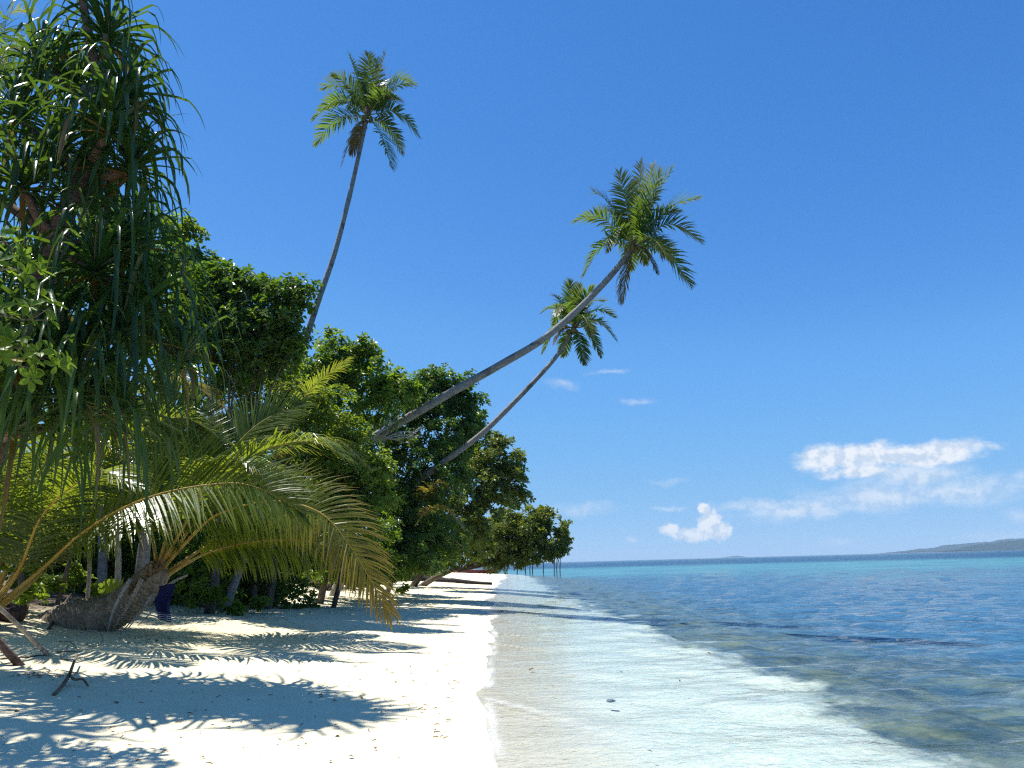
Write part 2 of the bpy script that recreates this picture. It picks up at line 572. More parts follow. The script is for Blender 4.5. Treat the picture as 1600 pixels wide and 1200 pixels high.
m, t, out = material('sea_floor')
geo = t.add('ShaderNodeNewGeometry')
pos = geo.outputs['Position']
sp = t.add('ShaderNodeSeparateXYZ')
t.l.new(pos, sp.inputs[0])
rad = t.vec('LENGTH', pos, out=1)
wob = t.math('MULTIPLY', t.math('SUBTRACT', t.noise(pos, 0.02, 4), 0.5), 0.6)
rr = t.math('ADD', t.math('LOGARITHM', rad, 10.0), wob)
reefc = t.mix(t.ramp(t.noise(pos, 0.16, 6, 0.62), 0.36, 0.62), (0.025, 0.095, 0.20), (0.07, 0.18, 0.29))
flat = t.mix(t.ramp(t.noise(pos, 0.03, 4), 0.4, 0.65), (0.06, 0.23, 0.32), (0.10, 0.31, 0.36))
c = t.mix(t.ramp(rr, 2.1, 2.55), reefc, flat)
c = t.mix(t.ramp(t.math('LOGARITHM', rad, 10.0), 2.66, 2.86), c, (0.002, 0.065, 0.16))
t.l.new(principled(t, c, 0.9, 0.0), out.inputs[0])
MAT['sea_floor'] = m

m, t, out = material('sea_water')
geo = t.add('ShaderNodeNewGeometry')
pos = geo.outputs['Position']
v1 = t.vec('MULTIPLY', pos, (0.75, 1.3, 1))
v1 = t.vec('ADD', t.vec('MULTIPLY', pos, (0.55, 1.25, 1)), t.vec('MULTIPLY', t.noise(pos, 0.5, 2, out=1), (0.9, 0.9, 0)))
rid = t.math('SUBTRACT', 0.5, t.math('ABSOLUTE', t.math('SUBTRACT', t.noise(v1, 0.75, 3, 0.5), 0.5)))
h = t.math('ADD', t.math('MULTIPLY', rid, 1.5), t.math('MULTIPLY', t.noise(v1, 2.6, 3, 0.55), 0.55))
h = t.math('MULTIPLY', h, t.ramp(t.attr('deep'), 0, 1, 0.30, 1.0))
h = t.math('ADD', h, t.math('MULTIPLY', t.noise(pos, 9.0, 3, 0.6, 0.8), 0.16))
far = t.ramp(t.math('LOGARITHM', t.vec('LENGTH', pos, out=1), 10.0), 1.6, 2.8, 1.0, 4.0)
h = t.math('MULTIPLY', h, far)
nb = t.bump(h, 1.0, 0.11)
fr = t.add('ShaderNodeFresnel')
fr.inputs[0].default_value = 1.33
t.l.new(nb, fr.inputs['Normal'])
# caustic light pattern painted by noise into the water's transmission tint
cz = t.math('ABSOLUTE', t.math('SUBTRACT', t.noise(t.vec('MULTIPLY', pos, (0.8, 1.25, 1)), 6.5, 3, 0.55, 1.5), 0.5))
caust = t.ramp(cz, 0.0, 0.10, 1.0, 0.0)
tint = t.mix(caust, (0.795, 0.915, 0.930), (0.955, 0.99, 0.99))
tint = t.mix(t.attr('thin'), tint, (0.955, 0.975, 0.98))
tr = t.add('ShaderNodeBsdfTransparent')
t.l.new(tint, tr.inputs[0])
gl = t.add('ShaderNodeBsdfGlossy')
gl.inputs['Roughness'].default_value = 0.06
t.l.new(nb, gl.inputs['Normal'])
wat = t.mixs(fr.outputs[0], tr.outputs[0], gl.outputs[0])
foam = t.add('ShaderNodeBsdfDiffuse')
foam.inputs[0].default_value = (0.85, 0.86, 0.85, 1)
ff = t.math('MULTIPLY', t.attr('foam'), t.ramp(t.noise(pos, 45, 4, 0.7), 0.36, 0.58), clamp=True)
t.l.new(t.mixs(ff, wat, foam.outputs[0]), out.inputs[0])
MAT['water'] = m


# ------------------------------------------------------------------ ground, sea floor, water
def grid_obj(name, xs, ys, zf, mat, vattr=None, loc=None):
    X, Y = np.meshgrid(xs, ys)
    Z = zf(X, Y)
    v = np.stack([X, Y, Z], -1).reshape(-1, 3)
    nx, ny = len(xs), len(ys)
    i = np.arange(ny - 1)[:, None] * nx + np.arange(nx - 1)[None, :]
    q = np.stack([i, i + 1, i + nx + 1, i + nx], -1).reshape(-1, 4)
    va = {k: f(X, Y).ravel() for k, f in (vattr or {}).items()}
    return obj(name, v, q, mat, vattr=va, loc=loc)


def grow(a, b, d0, k):
    out = [a]
    d = d0
    while out[-1] < b:
        out.append(out[-1] + d)
        d *= k
    return np.array(out)


xs = np.concatenate([np.arange(-62, -16, 0.8), np.arange(-16, 8.01, 0.09), np.arange(8.6, 42, 1.2)])
ys = np.concatenate([np.arange(-14, 4, 0.6), grow(4, 152, 0.06, 1.0125)])


def litter_f(X, Y):
    u = shore_x(Y) - X
    a = np.clip((u - 9.0 + 3.2 * (fbm(X * 0.5, Y * 0.5, 4, 3) - 0.44)) / 1.6, 0, 1)
    b = np.clip((fbm(X * 0.8, Y * 0.8, 4, 31) - 0.60) / 0.1, 0, 1) * np.clip((u - 5.5) / 2, 0, 1) * 0.6
    return np.maximum(a, b)


def specks_f(X, Y):
    u = shore_x(Y) - X
    return np.clip((u - 0.4) / 7, 0.0, 1) * np.clip((fbm(X * 0.6, Y * 0.6, 3, 77) - 0.30) / 0.25, 0.1, 1)


def reef_f(X, Y):
    u = X - shore_x(Y)
    e = np.interp(Y, [5, 8, 12, 20, 30, 50, 80, 140], [4.4, 4.6, 4.7, 4.3, 4.2, 3.9, 3.4, 3.0])
    e = e + 1.5 * (fbm(X * 0.55, Y * 0.30, 4, 71) - 0.44) + 0.8 * (fbm(X * 1.7, Y * 1.1, 3, 72) - 0.44)
    return np.clip((u - e) / 2.0 + 0.5, 0, 1)


g = grid_obj('beach_ground', xs, ys, ground_z, MAT['sand'], {'litter': litter_f, 'specks': specks_f, 'reef': reef_f})
g['kind'] = 'structure'

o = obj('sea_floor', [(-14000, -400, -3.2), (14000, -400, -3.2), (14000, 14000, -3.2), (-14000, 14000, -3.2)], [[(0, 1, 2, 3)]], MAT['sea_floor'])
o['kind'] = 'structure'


def water_z(X, Y):
    u = X - shore_x(Y)
    dep = np.clip(u / 4.0, 0, 1)
    s = (Y + 1.45 * X) / 1.76 + 0.9 * (fbm(X * 0.35, Y * 0.35, 3, 51) - 0.44) * 2
    z = 0
    fade = np.clip(1 - (Y - 60) / 80, 0, 1)
    # small wavelets running up the beach
    ph = s / 1.9 + 0.35 * np.sin(s * 0.7)
    r = np.exp(-(((ph % 1.0) - 0.5) / 0.09) ** 2)
    near = np.clip((u + 0.3) / 0.4, 0, 1) * np.clip(1 - (u - 1.2) / 2.5, 0, 1)
    z = z + 0.020 * r * near * np.clip(fbm(X * 0.7 + 9, Y * 0.7, 2, 8) * 2.6 - 0.5, 0, 1)
    for (a, lam, dx, dy, ph0) in ((0.030, 2.6, 0.35, 1.0, 0.3), (0.022, 1.5, -0.5, 1.0, 1.9), (0.013, 0.9, 0.8, 0.9, 4.0), (0.006, 0.48, -0.2, 1, 2.2)):
        k = 2 * math.pi / lam / math.hypot(dx, dy)
        warpv = 2.5 * fbm(X * 0.22 / lam * 2, Y * 0.22 / lam * 2, 2, int(lam * 10))
        z = z + a * np.sin((dx * X + dy * Y) * k + ph0 + 3 * warpv) * (0.03 + 0.97 * dep) * fade
    return z * np.clip(1.6 - Y / 110, 0, 1)


def thin_f(X, Y):
    u = X - shore_x(Y)
    return np.clip(1 - (u - 0.1) / 1.8, 0, 1)


def foam_f(X, Y):
    u = X - shore_x(Y)
    edge = np.exp(-((u - 0.03) / 0.05) ** 2) * np.clip(fbm(X * 1.1, Y * 1.1, 2, 61) * 3 - 0.9, 0, 1)
    s = (Y + 1.45 * X) / 1.76 + 0.9 * (fbm(X * 0.35, Y * 0.35, 3, 51) - 0.44) * 2
    ph = s / 1.9 + 0.35 * np.sin(s * 0.7)
    r = np.exp(-(((ph % 1.0) - 0.47) / 0.017) ** 2) * np.clip((u + 0.1) / 0.3, 0, 1) * np.clip(1 - (u - 0.1) / 1.3, 0, 1)
    return np.clip(edge * 1.0 + 0.62 * r * np.clip(fbm(X * 0.7 + 9, Y * 0.7, 2, 8) * 3.2 - 0.6, 0, 1) * np.clip(fbm(X * 5, Y * 5, 2, 88) * 3 - 0.5, 0.25, 1), 0, 1) * np.clip(1.3 - Y / 40, 0, 1)


wx = np.concatenate([[-12000, -4000, -1200, -400, -120, -50, -22, -12, -7, -4.5, -3.3], np.arange(-2.6, 2.2, 0.045), grow(2.2, 12000, 0.06, 1.04)])
wy = np.concatenate([[-300, -100, -30, -8, 1], grow(3.8, 12, 0.04, 1.005), grow(12.09, 12500, 0.09, 1.018)])
o = grid_obj('sea_water', wx, wy, water_z, MAT['water'], {'thin': thin_f, 'foam': foam_f, 'deep': lambda X, Y: np.clip((X - shore_x(Y) - 1.0) / 5.5, 0, 1)})
o['kind'] = 'structure'


# ------------------------------------------------------------------ far islands
def island(name, label, pts, y, depth, mat, seed):
    """pts: (px, py of the ridge) left to right"""
    n = 160
    px = np.array([p[0] for p in pts], float)
    pw = np.array([P(p[0], p[1], y) for p in pts])
    x = np.linspace(pw[0, 0], pw[-1, 0], n)
    top = np.maximum(np.interp(x, pw[:, 0], pw[:, 2]), 0.0)
    rows = 26
    vv = np.linspace(-1, 1, rows)
    X, V = np.meshgrid(x, vv)
    prof = np.maximum(0, 1 - np.abs(V) ** 1.6)
    k = 8.0 / depth
    Z = prof * top[None, :] * (0.72 + 0.62 * fbm(X * k, V * 4 + 7, 5, seed)) - 0.6
    Z += prof * 9 * (fbm(X * k * 9, V * 30, 3, seed + 5) - 0.44)
    Yw = y + V * depth
    v = np.stack([X, Yw, Z], -1).reshape(-1, 3)
    i = np.arange(rows - 1)[:, None] * n + np.arange(n - 1)[None, :]
    q = np.stack([i, i + 1, i + n + 1, i + n], -1).reshape(-1, 4)
    o = obj(name, v, q, mat, loc=(float(x.mean()), y, 0))
    return o


MAT['hill'] = rough_mat('forested_hill', (0.008, 0.022, 0.028), (0.018, 0.038, 0.040), 0.03, 0.95, 0.6, 6, spec=0.0)
o = island('far_island', '', [(1416, 862), (1440, 858.5), (1470, 855), (1500, 850), (1530, 848), (1560, 845), (1600, 843), (1660, 840), (1760, 846), (1860, 852), (1940, 854)], 5200, 500, MAT['hill'], 3)
tag(o, 'long hazy blue island low on the horizon beyond the green island', 'island', kind='structure')
o = island('near_island', '', [(1496, 860), (1520, 854), (1545, 850), (1580, 847), (1620, 843), (1700, 838), (1800, 845), (1900, 852)], 3600, 260, MAT['hill'], 9)
tag(o, 'dark green island at the right end of the horizon before the blue one', 'island', kind='structure')
o = island('distant_islet', '', [(1130, 871), (1142, 869.6), (1152, 868.4), (1164, 870.4)], 7000, 120, MAT['hill'], 14)
tag(o, 'tiny faint islet alone on the horizon under the cumulus cloud', 'islet', kind='structure')


# ------------------------------------------------------------------ palms
def frond_geo(path, pairs, llen, lw, t0=0.16, droop=0.5, lift=0.25, age=0.0, agetip=0.0, nseg=3, fold=True, seed=0, upv=(0, 0, 1), gap=0.0):
    """leaflets of one feather frond along a world-space path; returns verts, quads, per-face attributes"""
    rg = np.random.default_rng(seed)
    n = 60
    p = catmull(path, n)
    T = nrm(np.gradient(p, axis=0))
    up = np.array(upv, float)
    S = np.cross(T, up)
    bad = np.linalg.norm(S, axis=1) < 0.25
    S = nrm(S)
    if bad.any() and not bad.all():
        good = np.where(~bad)[0]
        for k in np.where(bad)[0]:
            S[k] = S[good[np.argmin(abs(good - k))]]
    for _ in range(4):
        S[1:-1] = nrm(S[:-2] + S[1:-1] * 2 + S[2:])
    N = np.cross(S, T)
    m = pairs
    tt = np.repeat(np.linspace(t0, 0.995, m), 2)
    side = np.tile([-1.0, 1.0], m)
    tt = np.clip(tt + rg.normal(0, 0.25 / m, 2 * m), t0, 1)
    u = (tt - t0) / (1 - t0)
    f = tt * (n - 1)
    i0 = np.clip(f.astype(int), 0, n - 2)
    w = (f - i0)[:, None]
    pp = p[i0] * (1 - w) + p[i0 + 1] * w
    Tt, Ss, Nn = nrm(T[i0] * (1 - w) + T[i0 + 1] * w), nrm(S[i0] * (1 - w) + S[i0 + 1] * w), nrm(N[i0] * (1 - w) + N[i0 + 1] * w)
    L = llen * np.interp(u, [0, 0.12, 0.35, 0.65, 0.88, 1], [0.45, 0.8, 1.0, 0.88, 0.58, 0.30]) * rg.uniform(0.88, 1.08, 2 * m)
    ang = np.radians(np.interp(u, [0, 0.3, 0.7, 1], [74, 62, 48, 18]) + rg.normal(0, 4, 2 * m))
    d = Tt * np.cos(ang)[:, None] + Ss * (np.sin(ang) * side)[:, None] + Nn * (lift + rg.normal(0, 0.10, 2 * m))[:, None]
    d = nrm(d)
    rows = nseg + 1
    s = L[:, None] / nseg
    pts = [pp]
    dirs = [d]
    for k in range(nseg):
        g = droop * (k + 0.5) / nseg * (0.7 + 0.6 * rg.random(2 * m))
        d = nrm(d + np.array([0, 0, -1.0]) * g[:, None])
        pts.append(pts[-1] + d * s)
        dirs.append(d)
    pts = np.stack(pts, 1)
    dirs = np.stack(dirs, 1)
    wprof = np.interp(np.linspace(0, 1, rows), [0, 0.25, 0.6, 1], [0.55, 1.0, 0.8, 0.06])
    B = nrm(np.cross(dirs, Nn[:, None, :]))
    Nl = np.cross(B, dirs)
    hw = lw * 0.5 * wprof[None, :, None] * rg.uniform(0.8, 1.15, 2 * m)[:, None, None] * np.interp(u, [0, .2, 1], [0.8, 1, 0.65])[:, None, None]
    if fold:
        a = pts + B * hw - Nl * hw * 0.45
        b = pts + Nl * hw * 0.15
        c = pts - B * hw - Nl * hw * 0.45
        v = np.stack([a, b, c], 2)
        cols = 3
    else:
        v = np.stack([pts + B * hw, pts - B * hw], 2)
        cols = 2
    nl = 2 * m
    base = (np.arange(nl) * rows * cols)[:, None, None]
    rr = (np.arange(nseg) * cols)[None, :, None]
    cc = np.arange(cols - 1)[None, None, :]
    i = base + rr + cc
    q = np.stack([i, i + 1, i + cols + 1, i + cols], -1).reshape(-1, 4)
    rnd = np.repeat(np.clip(rg.normal(0.5, 0.22, nl), 0, 1), nseg * (cols - 1))
    seg = np.tile(np.repeat(np.linspace(0, 1, nseg), cols - 1), nl)
    uu = np.repeat(u, nseg * (cols - 1))
    ag = np.clip(age + agetip * np.clip(uu * 1.6 - 0.6 + 0.35 * seg, 0, 1) + 0.12 * (seg > 0.8) + rg.normal(0, 0.06, len(uu)), 0, 1)
    v = v.reshape(-1, 3)
    if gap > 0:
        keep = rg.random(nl) > gap
        keep[:6] = True
        fk = np.repeat(keep, nseg * (cols - 1))
        q, rnd, ag = q[fk], rnd[fk], ag[fk]
    return v, q, rnd, ag, p


def frond(root, path, pairs, llen, lw, mat, ribmat, r0, r1=0.004, label=None, rib=True, sides=6, **kw):
    v, q, rnd, ag, p = frond_geo(path, pairs, llen, lw, **kw)
    f = obj('frond', v, q, mat, root, smooth=False, fattr={'rnd': rnd, 'age': ag})
    if label:
        f['label'] = label
    if rib:
        u = np.linspace(0, 1, len(p))
        rad = r1 + (r0 - r1) * (1 - u) ** 1.3 * np.interp(u, [0, 0.05, 0.2], [1.5, 1.15, 1.0])
        vv, qq, tt = tube(p[::2] if sides < 6 else p, rad[::2] if sides < 6 else rad, sides)
        obj('midrib', vv, [qq, tt], ribmat, f)
    return f


def trunk_geo(path, radii, sides=14, ring=0.10, amp=0.035, seed=0):
    """ringed palm trunk; path rows are points, radii per point"""
    rg = np.random.default_rng(seed)
    pr = np.hstack([np.asarray(path, float), np.asarray(radii, float)[:, None]])
    L = np.linalg.norm(np.diff(pr[:, :3], axis=0), axis=1).sum()
    n = int(L / (ring / 3)) + 4
    c = catmull(pr, n)
    saw = (np.arange(n) % 3) / 2.0
    rad = c[:, 3] * (1 + amp * (1 - saw) * rg.uniform(0.5, 1.3, n)) * (1 + 0.03 * (vnoise(np.arange(n) * 0.07, np.zeros(n), seed) - 0.5) * 2)
    return tube(c[:, :3], rad, sides)


def palm_far(label, group, trunk_px, hidden, centre, D, tips, llen, seed, dead=(), nuts=True, pairs=46, back=3):
    """trunk_px: (px, py, y, width px); tips: (px, py, arch px, dy) for every frond of the crown"""
    pts = [np.array(h[:3]) for h in hidden] + [P(a, b, y) for (a, b, y, _) in trunk_px]
    rad = [h[3] * 0.62 for h in hidden] + [wd / 2 * y / F * 0.60 for (_, _, y, wd) in trunk_px]
    root = thing('coconut_palm', label, 'palm tree', pts[0], group)
    v, q, t_ = trunk_geo(pts, rad, seed=seed)
    obj('trunk', v, [q, t_], MAT['palm_trunk'], root)
    C0 = P(centre[0], centre[1], D)
    rg = np.random.default_rng(seed)
    allf = [(a, b, c, d, 0) for (a, b, c, d) in tips] + [(a, b, c, d, 1) for (a, b, c, d) in dead]
    for k in range(back):                       # fronds that point towards or away from the camera
        an = rg.uniform(0, 2 * math.pi)
        rr = np.mean([math.hypot(a - centre[0], b - centre[1]) for (a, b, _, _) in tips]) * rg.uniform(0.45, 0.75)
        allf.append((centre[0] + rr * math.cos(an), centre[1] + rr * math.sin(an) * 0.8 - 8, 26, (-1) ** k * rg.uniform(1.2, 1.9), 0))
    for k, (a, b, arch, dy, isdead) in enumerate(allf):
        tip = P(a, b, D + dy)
        mid = (C0 + tip) / 2 + np.array([0, 0, arch * D / F])
        q0 = C0 + (nrm(mid - C0)) * 0.1
        path = [q0, 0.25 * C0 + 0.5 * (C0 * 0.3 + mid * 0.7) + 0.25 * mid, mid, 0.5 * mid + 0.5 * tip + np.array([0, 0, arch * D / F * 0.28]), tip]
        ln = np.linalg.norm(tip - C0) + 0.01
        frond(root, path, pairs, llen * np.clip(ln / 2.2, 0.75, 1.2), 0.086, MAT['palm_far'], MAT['midrib_dry'] if isdead else MAT['midrib_green'],
              0.028, 0.006, sides=4, t0=0.10, droop=0.26 if not isdead else 1.0, lift=0.22, age=0.85 if isdead else rg.uniform(-0.08, 0.06),
              agetip=0.3 if not isdead else 0.1, nseg=3, fold=False, seed=seed * 100 + k, gap=0.06,
              label='brown withered frond hanging below the crown' if isdead else None)
    # crown heart: leaf bases and young spear
    mb = MB()
    ax = nrm(pts[-1] - pts[-2])
    for k in range(9):
        a = k * 2.4
        dd = nrm(ax * 1.2 + 0.5 * np.array([math.cos(a), math.sin(a), 0.2]))
        mb.add(*tube([C0 - ax * 0.15, C0 + dd * 0.25, C0 + dd * 0.5], [0.09, 0.06, 0.03], 6))
    mb.obj('leaf_base', MAT['fibre'], root)
    if nuts:
        for k in range(7):
            a = k * 0.9 + rg.uniform(0, 0.5)
            cpos = C0 - ax * 0.18 + 0.2 * np.array([math.cos(a), math.sin(a), -0.25 + 0.2 * (k % 2)])
            th = np.linspace(0.05, math.pi - 0.05, 6)
            path = cpos + np.stack([0 * th, 0 * th, -0.12 * np.cos(th)], 1)
            vv, qq, tt_ = tube(path, 0.085 * np.sin(th), 8)
            obj('coconut', vv, [qq, tt_], MAT['nut'], root)
    return root


G_PALM = 'coconut palms leaning over the beach'


def gp(px, y):
    """a point of the ground under pixel column px at distance y"""
    x = P(px, 880, y)[0]
    return float(x), float(y), float(ground_z(x, y))


# tall palm
hx = gp(400, 33)
palm_far('tallest slender coconut palm, curving upright above the dark green trees', G_PALM,
         [(462, 590, 31, 17), (478, 530, 30.5, 16.5), (500, 462, 30, 15.5), (523, 395, 30, 14), (544, 315, 30, 13), (559, 250, 30, 11.5), (572, 192, 30, 10)],
         [(hx[0], hx[1], hx[2] - 0.3, 0.42), (hx[0] + 0.35, hx[1] - 0.4, hx[2] + 1.2, 0.31), (hx[0] + 1.0, hx[1] - 1.2, hx[2] + 5.0, 0.28)],
         (575, 180), 30,
         [(545, 86, 6, 0.2), (575, 84, 0, -0.5), (602, 84, 6, 0.4), (520, 118, 14, -0.8), (503, 138, 26, 0.5), (490, 186, 34, -0.6), (494, 224, 26, 0.7),
          (646, 132, 22, 0.4), (628, 160, 24, -0.9), (653, 212, 30, 0.2), (612, 262, 18, -0.6), (628, 238, 22, 0.8), (588, 95, 0, 0.9), (640, 126, 30, 1.1)],
         0.80, 1, dead=[(534, 258, 20, -0.4), (550, 240, 10, 0.5)])
# long leaning palm
hx = gp(430, 31.5)
palm_far('long grey coconut palm leaning far out over the water, largest crown', G_PALM,
         [(560, 695, 29.5, 24), (590, 680, 29.2, 23), (625, 660, 29, 22.5), (700, 616, 28.5, 21.5), (780, 571, 28, 20), (850, 529, 27.6, 18.5), (910, 477, 27.3, 17.5), (955, 430, 27, 16.5), (985, 392, 27, 14)],
         [(hx[0], hx[1], hx[2] - 0.3, 0.48), (hx[0] + 0.5, hx[1] - 0.3, hx[2] + 1.2, 0.42), (P(500, 755, 30)[0], 30.2, P(500, 755, 30)[2], 0.40)],
         (990, 384), 27,
         [(1002, 255, 4, 0.3), (1050, 264, 8, -0.4), (1020, 258, 0, 0.8), (968, 270, 6, -0.6), (928, 300, 18, 0.5), (899, 346, 26, -0.5), (912, 430, 34, 0.2), (940, 330, 20, 1.0),
          (1090, 310, 20, 0.5), (1094, 376, 34, -0.4), (1078, 444, 30, 0.3), (1060, 330, 18, -1.0), (952, 392, 34, -0.9), (1032, 268, 0, -0.9), (1050, 405, 24, 0.9)],
         0.84, 2, dead=[(973, 468, 16, -0.2), (1026, 425, 18, -0.5)])
# smaller leaning palm behind
hx = gp(520, 34)
palm_far('smaller coconut palm leaning over the water behind the longest trunk', G_PALM,
         [(672, 738, 32.2, 16), (690, 724, 31.9, 15.5), (750, 680, 31.4, 14.5), (800, 632, 31.2, 13.5), (842, 588, 31, 12), (870, 556, 31, 11), (892, 522, 31, 9.5)],
         [(hx[0], hx[1], hx[2] - 0.3, 0.38), (hx[0] + 0.6, hx[1] - 0.3, hx[2] + 1.0, 0.31), (P(610, 785, 33)[0], 33, P(610, 785, 33)[2], 0.28)],
         (897, 512), 31,
         [(889, 440, 2, 0.2), (845, 490, 20, -0.5), (848, 551, 22, 0.4), (912, 568, 18, -0.5), (938, 556, 26, 0.6), (962, 531, 24, -0.2), (960, 494, 20, 0.5),
          (926, 448, 8, -0.7), (864, 462, 12, 0.8), (906, 444, 2, -0.4), (944, 470, 16, 0.9), (880, 556, 14, 0.9)],
         0.74, 3, pairs=42, back=4, dead=[(866, 535, 14, -0.3)])


# near palms
def near_frond(root, pxs, label=None, pairs=112, llen=1.22, lw=0.056, r0=0.04, seed=0, **kw):
    """pxs: (px, py, y) along the midrib"""
    path = [P(a, b, y) for (a, b, y) in pxs]
    return frond(root, path, pairs, llen, lw, MAT['palm_near'], MAT['midrib'], r0, 0.005, label=label, sides=7, nseg=4, fold=True, seed=seed, **kw)


# palm lying on the sand
b0 = on_ground(112, 978)
yb = float(b0[1])
YC = yb - 0.2
low_palm = thing('fallen_coconut_palm', 'low coconut palm with thick bowed trunk lying on the sand, blue cloth beside', 'palm tree', b0)
tp = [(75, 982, yb + .5, 44), (112, 970, yb + .1, 52), (150, 964, yb, 54), (185, 951, yb, 50), (212, 930, yb - .1, 46), (236, 906, YC, 42), (252, 886, YC, 34)]
v, q, t_ = trunk_geo([P(a, b, y) for (a, b, y, _) in tp], [wd / 2 * y / F for (_, _, y, wd) in tp], 20, 0.085, 0.10, 5)
obj('trunk', v, [q, t_], MAT['bole'], low_palm)
near_frond(low_palm, [(246, 892, YC), (262, 835, YC), (284, 785, YC), (291, 735, YC + .1), (283, 670, YC + .3), (262, 600, YC + .5)], llen=1.2, seed=21, upv=(0.2, -1, 0.3), lift=0.1, droop=0.15, t0=0.2)
near_frond(low_palm, [(248, 896, YC), (296, 842, YC - .3), (342, 803, YC - .5), (425, 783, YC - .8), (498, 800, YC - 1), (545, 850, YC - 1.1), (580, 908, YC - 1.2), (610, 960, YC - 1.2)],
           'long frond arching down to the sand with browned tip', seed=22, pairs=116, agetip=0.85, t0=0.2, droop=0.3, llen=1.15, upv=(0.25, -1, 0.35), lift=0.1)
near_frond(low_palm, [(256, 902, YC), (292, 880, YC + .1), (330, 862, YC + .3), (400, 846, YC + .5), (480, 846, YC + .6), (552, 866, YC + .6)], seed=23, droop=0.5, t0=0.2, llen=1.05, upv=(0, -1, 0.6), lift=0.1)
near_frond(low_palm, [(252, 886, YC), (305, 790, YC + .4), (368, 697, YC + .8), (415, 655, YC + 1), (472, 632, YC + 1.1)], seed=24, upv=(-.2, -1, 0.5), lift=0.15, droop=0.1, t0=0.25, llen=1.3)
near_frond(low_palm, [(254, 890, YC), (325, 785, YC + .2), (390, 716, YC + .3), (450, 692, YC + .3), (500, 692, YC + .2), (540, 716, YC + .1)], seed=25, t0=0.3, llen=1.25, droop=0.4)
near_frond(low_palm, [(252, 890, YC), (280, 800, YC + .8), (350, 740, YC + 1.6), (430, 735, YC + 2.0), (500, 770, YC + 2.2)], seed=26, t0=0.3)
near_frond(low_palm, [(256, 898, YC), (330, 850, YC + .6), (420, 812, YC + 1.2), (500, 822, YC + 1.5), (545, 870, YC + 1.6)], seed=27, droop=0.8, t0=0.25)
near_frond(low_palm, [(246, 888, YC), (235, 820, YC + .5), (215, 750, YC + 1), (170, 700, YC + 1.4), (120, 690, YC + 1.6)], seed=28, t0=0.2)
near_frond(low_palm, [(250, 886, YC), (300, 800, YC - .6), (330, 740, YC - 1.1), (375, 720, YC - 1.7), (420, 745, YC - 2.0)], seed=29, t0=0.3, droop=0.4, llen=0.85)
# torn grey petioles hanging from the crown to the sand
for k, (a, b) in enumerate([((205, 905), (168, 986)), ((250, 925), (188, 990)), ((238, 930), (196, 988)), ((222, 905), (176, 984)), ((262, 918), (215, 978))]):
    p0, p1 = P(a[0], a[1], YC - 0.42), P(b[0], b[1], YC - 0.62)
    p1[2] = max(p1[2], float(ground_z(p1[0], p1[1])) + 0.01)
    mid = (p0 + p1) / 2 + np.array([0.03 * (k - 2), -0.05, -0.04])
    vv, qq, tt_ = tube(catmull([p0, mid, p1], 12), np.interp(np.linspace(0, 1, 12), [0, .3, 1], [0.10, 0.065, 0.018]), 7, flat=0.35)
    obj('dry_frond_stalk', vv, [qq, tt_], MAT['dead_twig'] if k % 2 == 0 else MAT['driftwood'], low_palm)
mb = MB()
for k in range(16):
    a = P(205 + 3.2 * k, 925 - 2.6 * k, YC - 0.25 + 0.03 * (k % 3))
    d = nrm(np.array([0.25 + 0.2 * math.sin(k * 2.1), -0.5, 0.55 + 0.3 * math.cos(k * 1.7)]))
    mb.add(*tube([a - d * 0.05, a + d * 0.1, a + d * 0.22], [0.055, 0.045, 0.012], 6, flat=0.5))
mb.obj('leaf_base', MAT['fibre'], low_palm)
p0, p1 = P(262, 915, YC - .2), P(292, 899, YC - .5)
vv, qq, tt_ = tube(catmull([p0, (p0 + p1) / 2 + [0, 0, .02], p1], 6), [0.035, 0.03, 0.028, 0.026, 0.024, 0.02], 7)
obj('dry_frond_stalk', vv, [qq, tt_], MAT['dead_twig'], low_palm)

# palm at the left edge
lb = on_ground(-40, 972)
YL = float(lb[1])
left_palm = thing('coconut_palm', 'young coconut palm at the left edge with orange leaf stalks fanning from the ground', 'palm tree', lb)
pc = P(-18, 945, YL)
v, q, t_ = trunk_geo([lb - [0, 0, .3], lb + (pc - lb) * 0.5, pc], [0.30, 0.28, 0.2], 14, 0.08, 0.05, 8)
obj('trunk', v, [q, t_], MAT['bole'], left_palm)
LF = [
    [(-15, 945, 0), (18, 868, -.1), (58, 770, -.2), (110, 660, -.2), (180, 590, 0)],
    [(-10, 948, 0), (45, 860, .2), (105, 765, .5), (195, 690, .8), (280, 652, 1.0), (350, 688, 1.1)],
    [(-10, 952, 0), (62, 892, -.3), (122, 838, -.6), (188, 796, -.9), (268, 767, -1.1), (372, 755, -1.3), (436, 778, -1.4), (474, 802, -1.4)],
    [(-8, 955, 0), (48, 912, .1), (80, 877, .2), (150, 830, .4), (215, 812, .6), (270, 850, .7)],
    [(-18, 944, 0), (-4, 830, .1), (20, 710, .2), (60, 610, .4)],
    [(-20, 944, 0), (-70, 850, -.2), (-130, 780, -.5), (-200, 790, -.8)],
    [(-14, 945, 0), (20, 820, .5), (110, 680, 1.2), (200, 615, 1.6), (290, 598, 1.8), (342, 632, 1.8)],
    [(-20, 945, 0), (-30, 840, -.6), (-20, 740, -1.4), (20, 660, -2.2)],
    [(-12, 948, 0), (40, 880, .5), (110, 780, 1.2), (180, 740, 1.6), (250, 760, 1.9)],
    [(-12, 950, 0), (30, 890, -.6), (70, 800, -1.2), (150, 740, -1.8), (215, 760, -2.2)],
    [(-14, 946, 0), (30, 850, .8), (90, 740, 1.5), (130, 700, 2), (170, 720, 2.2)],
]
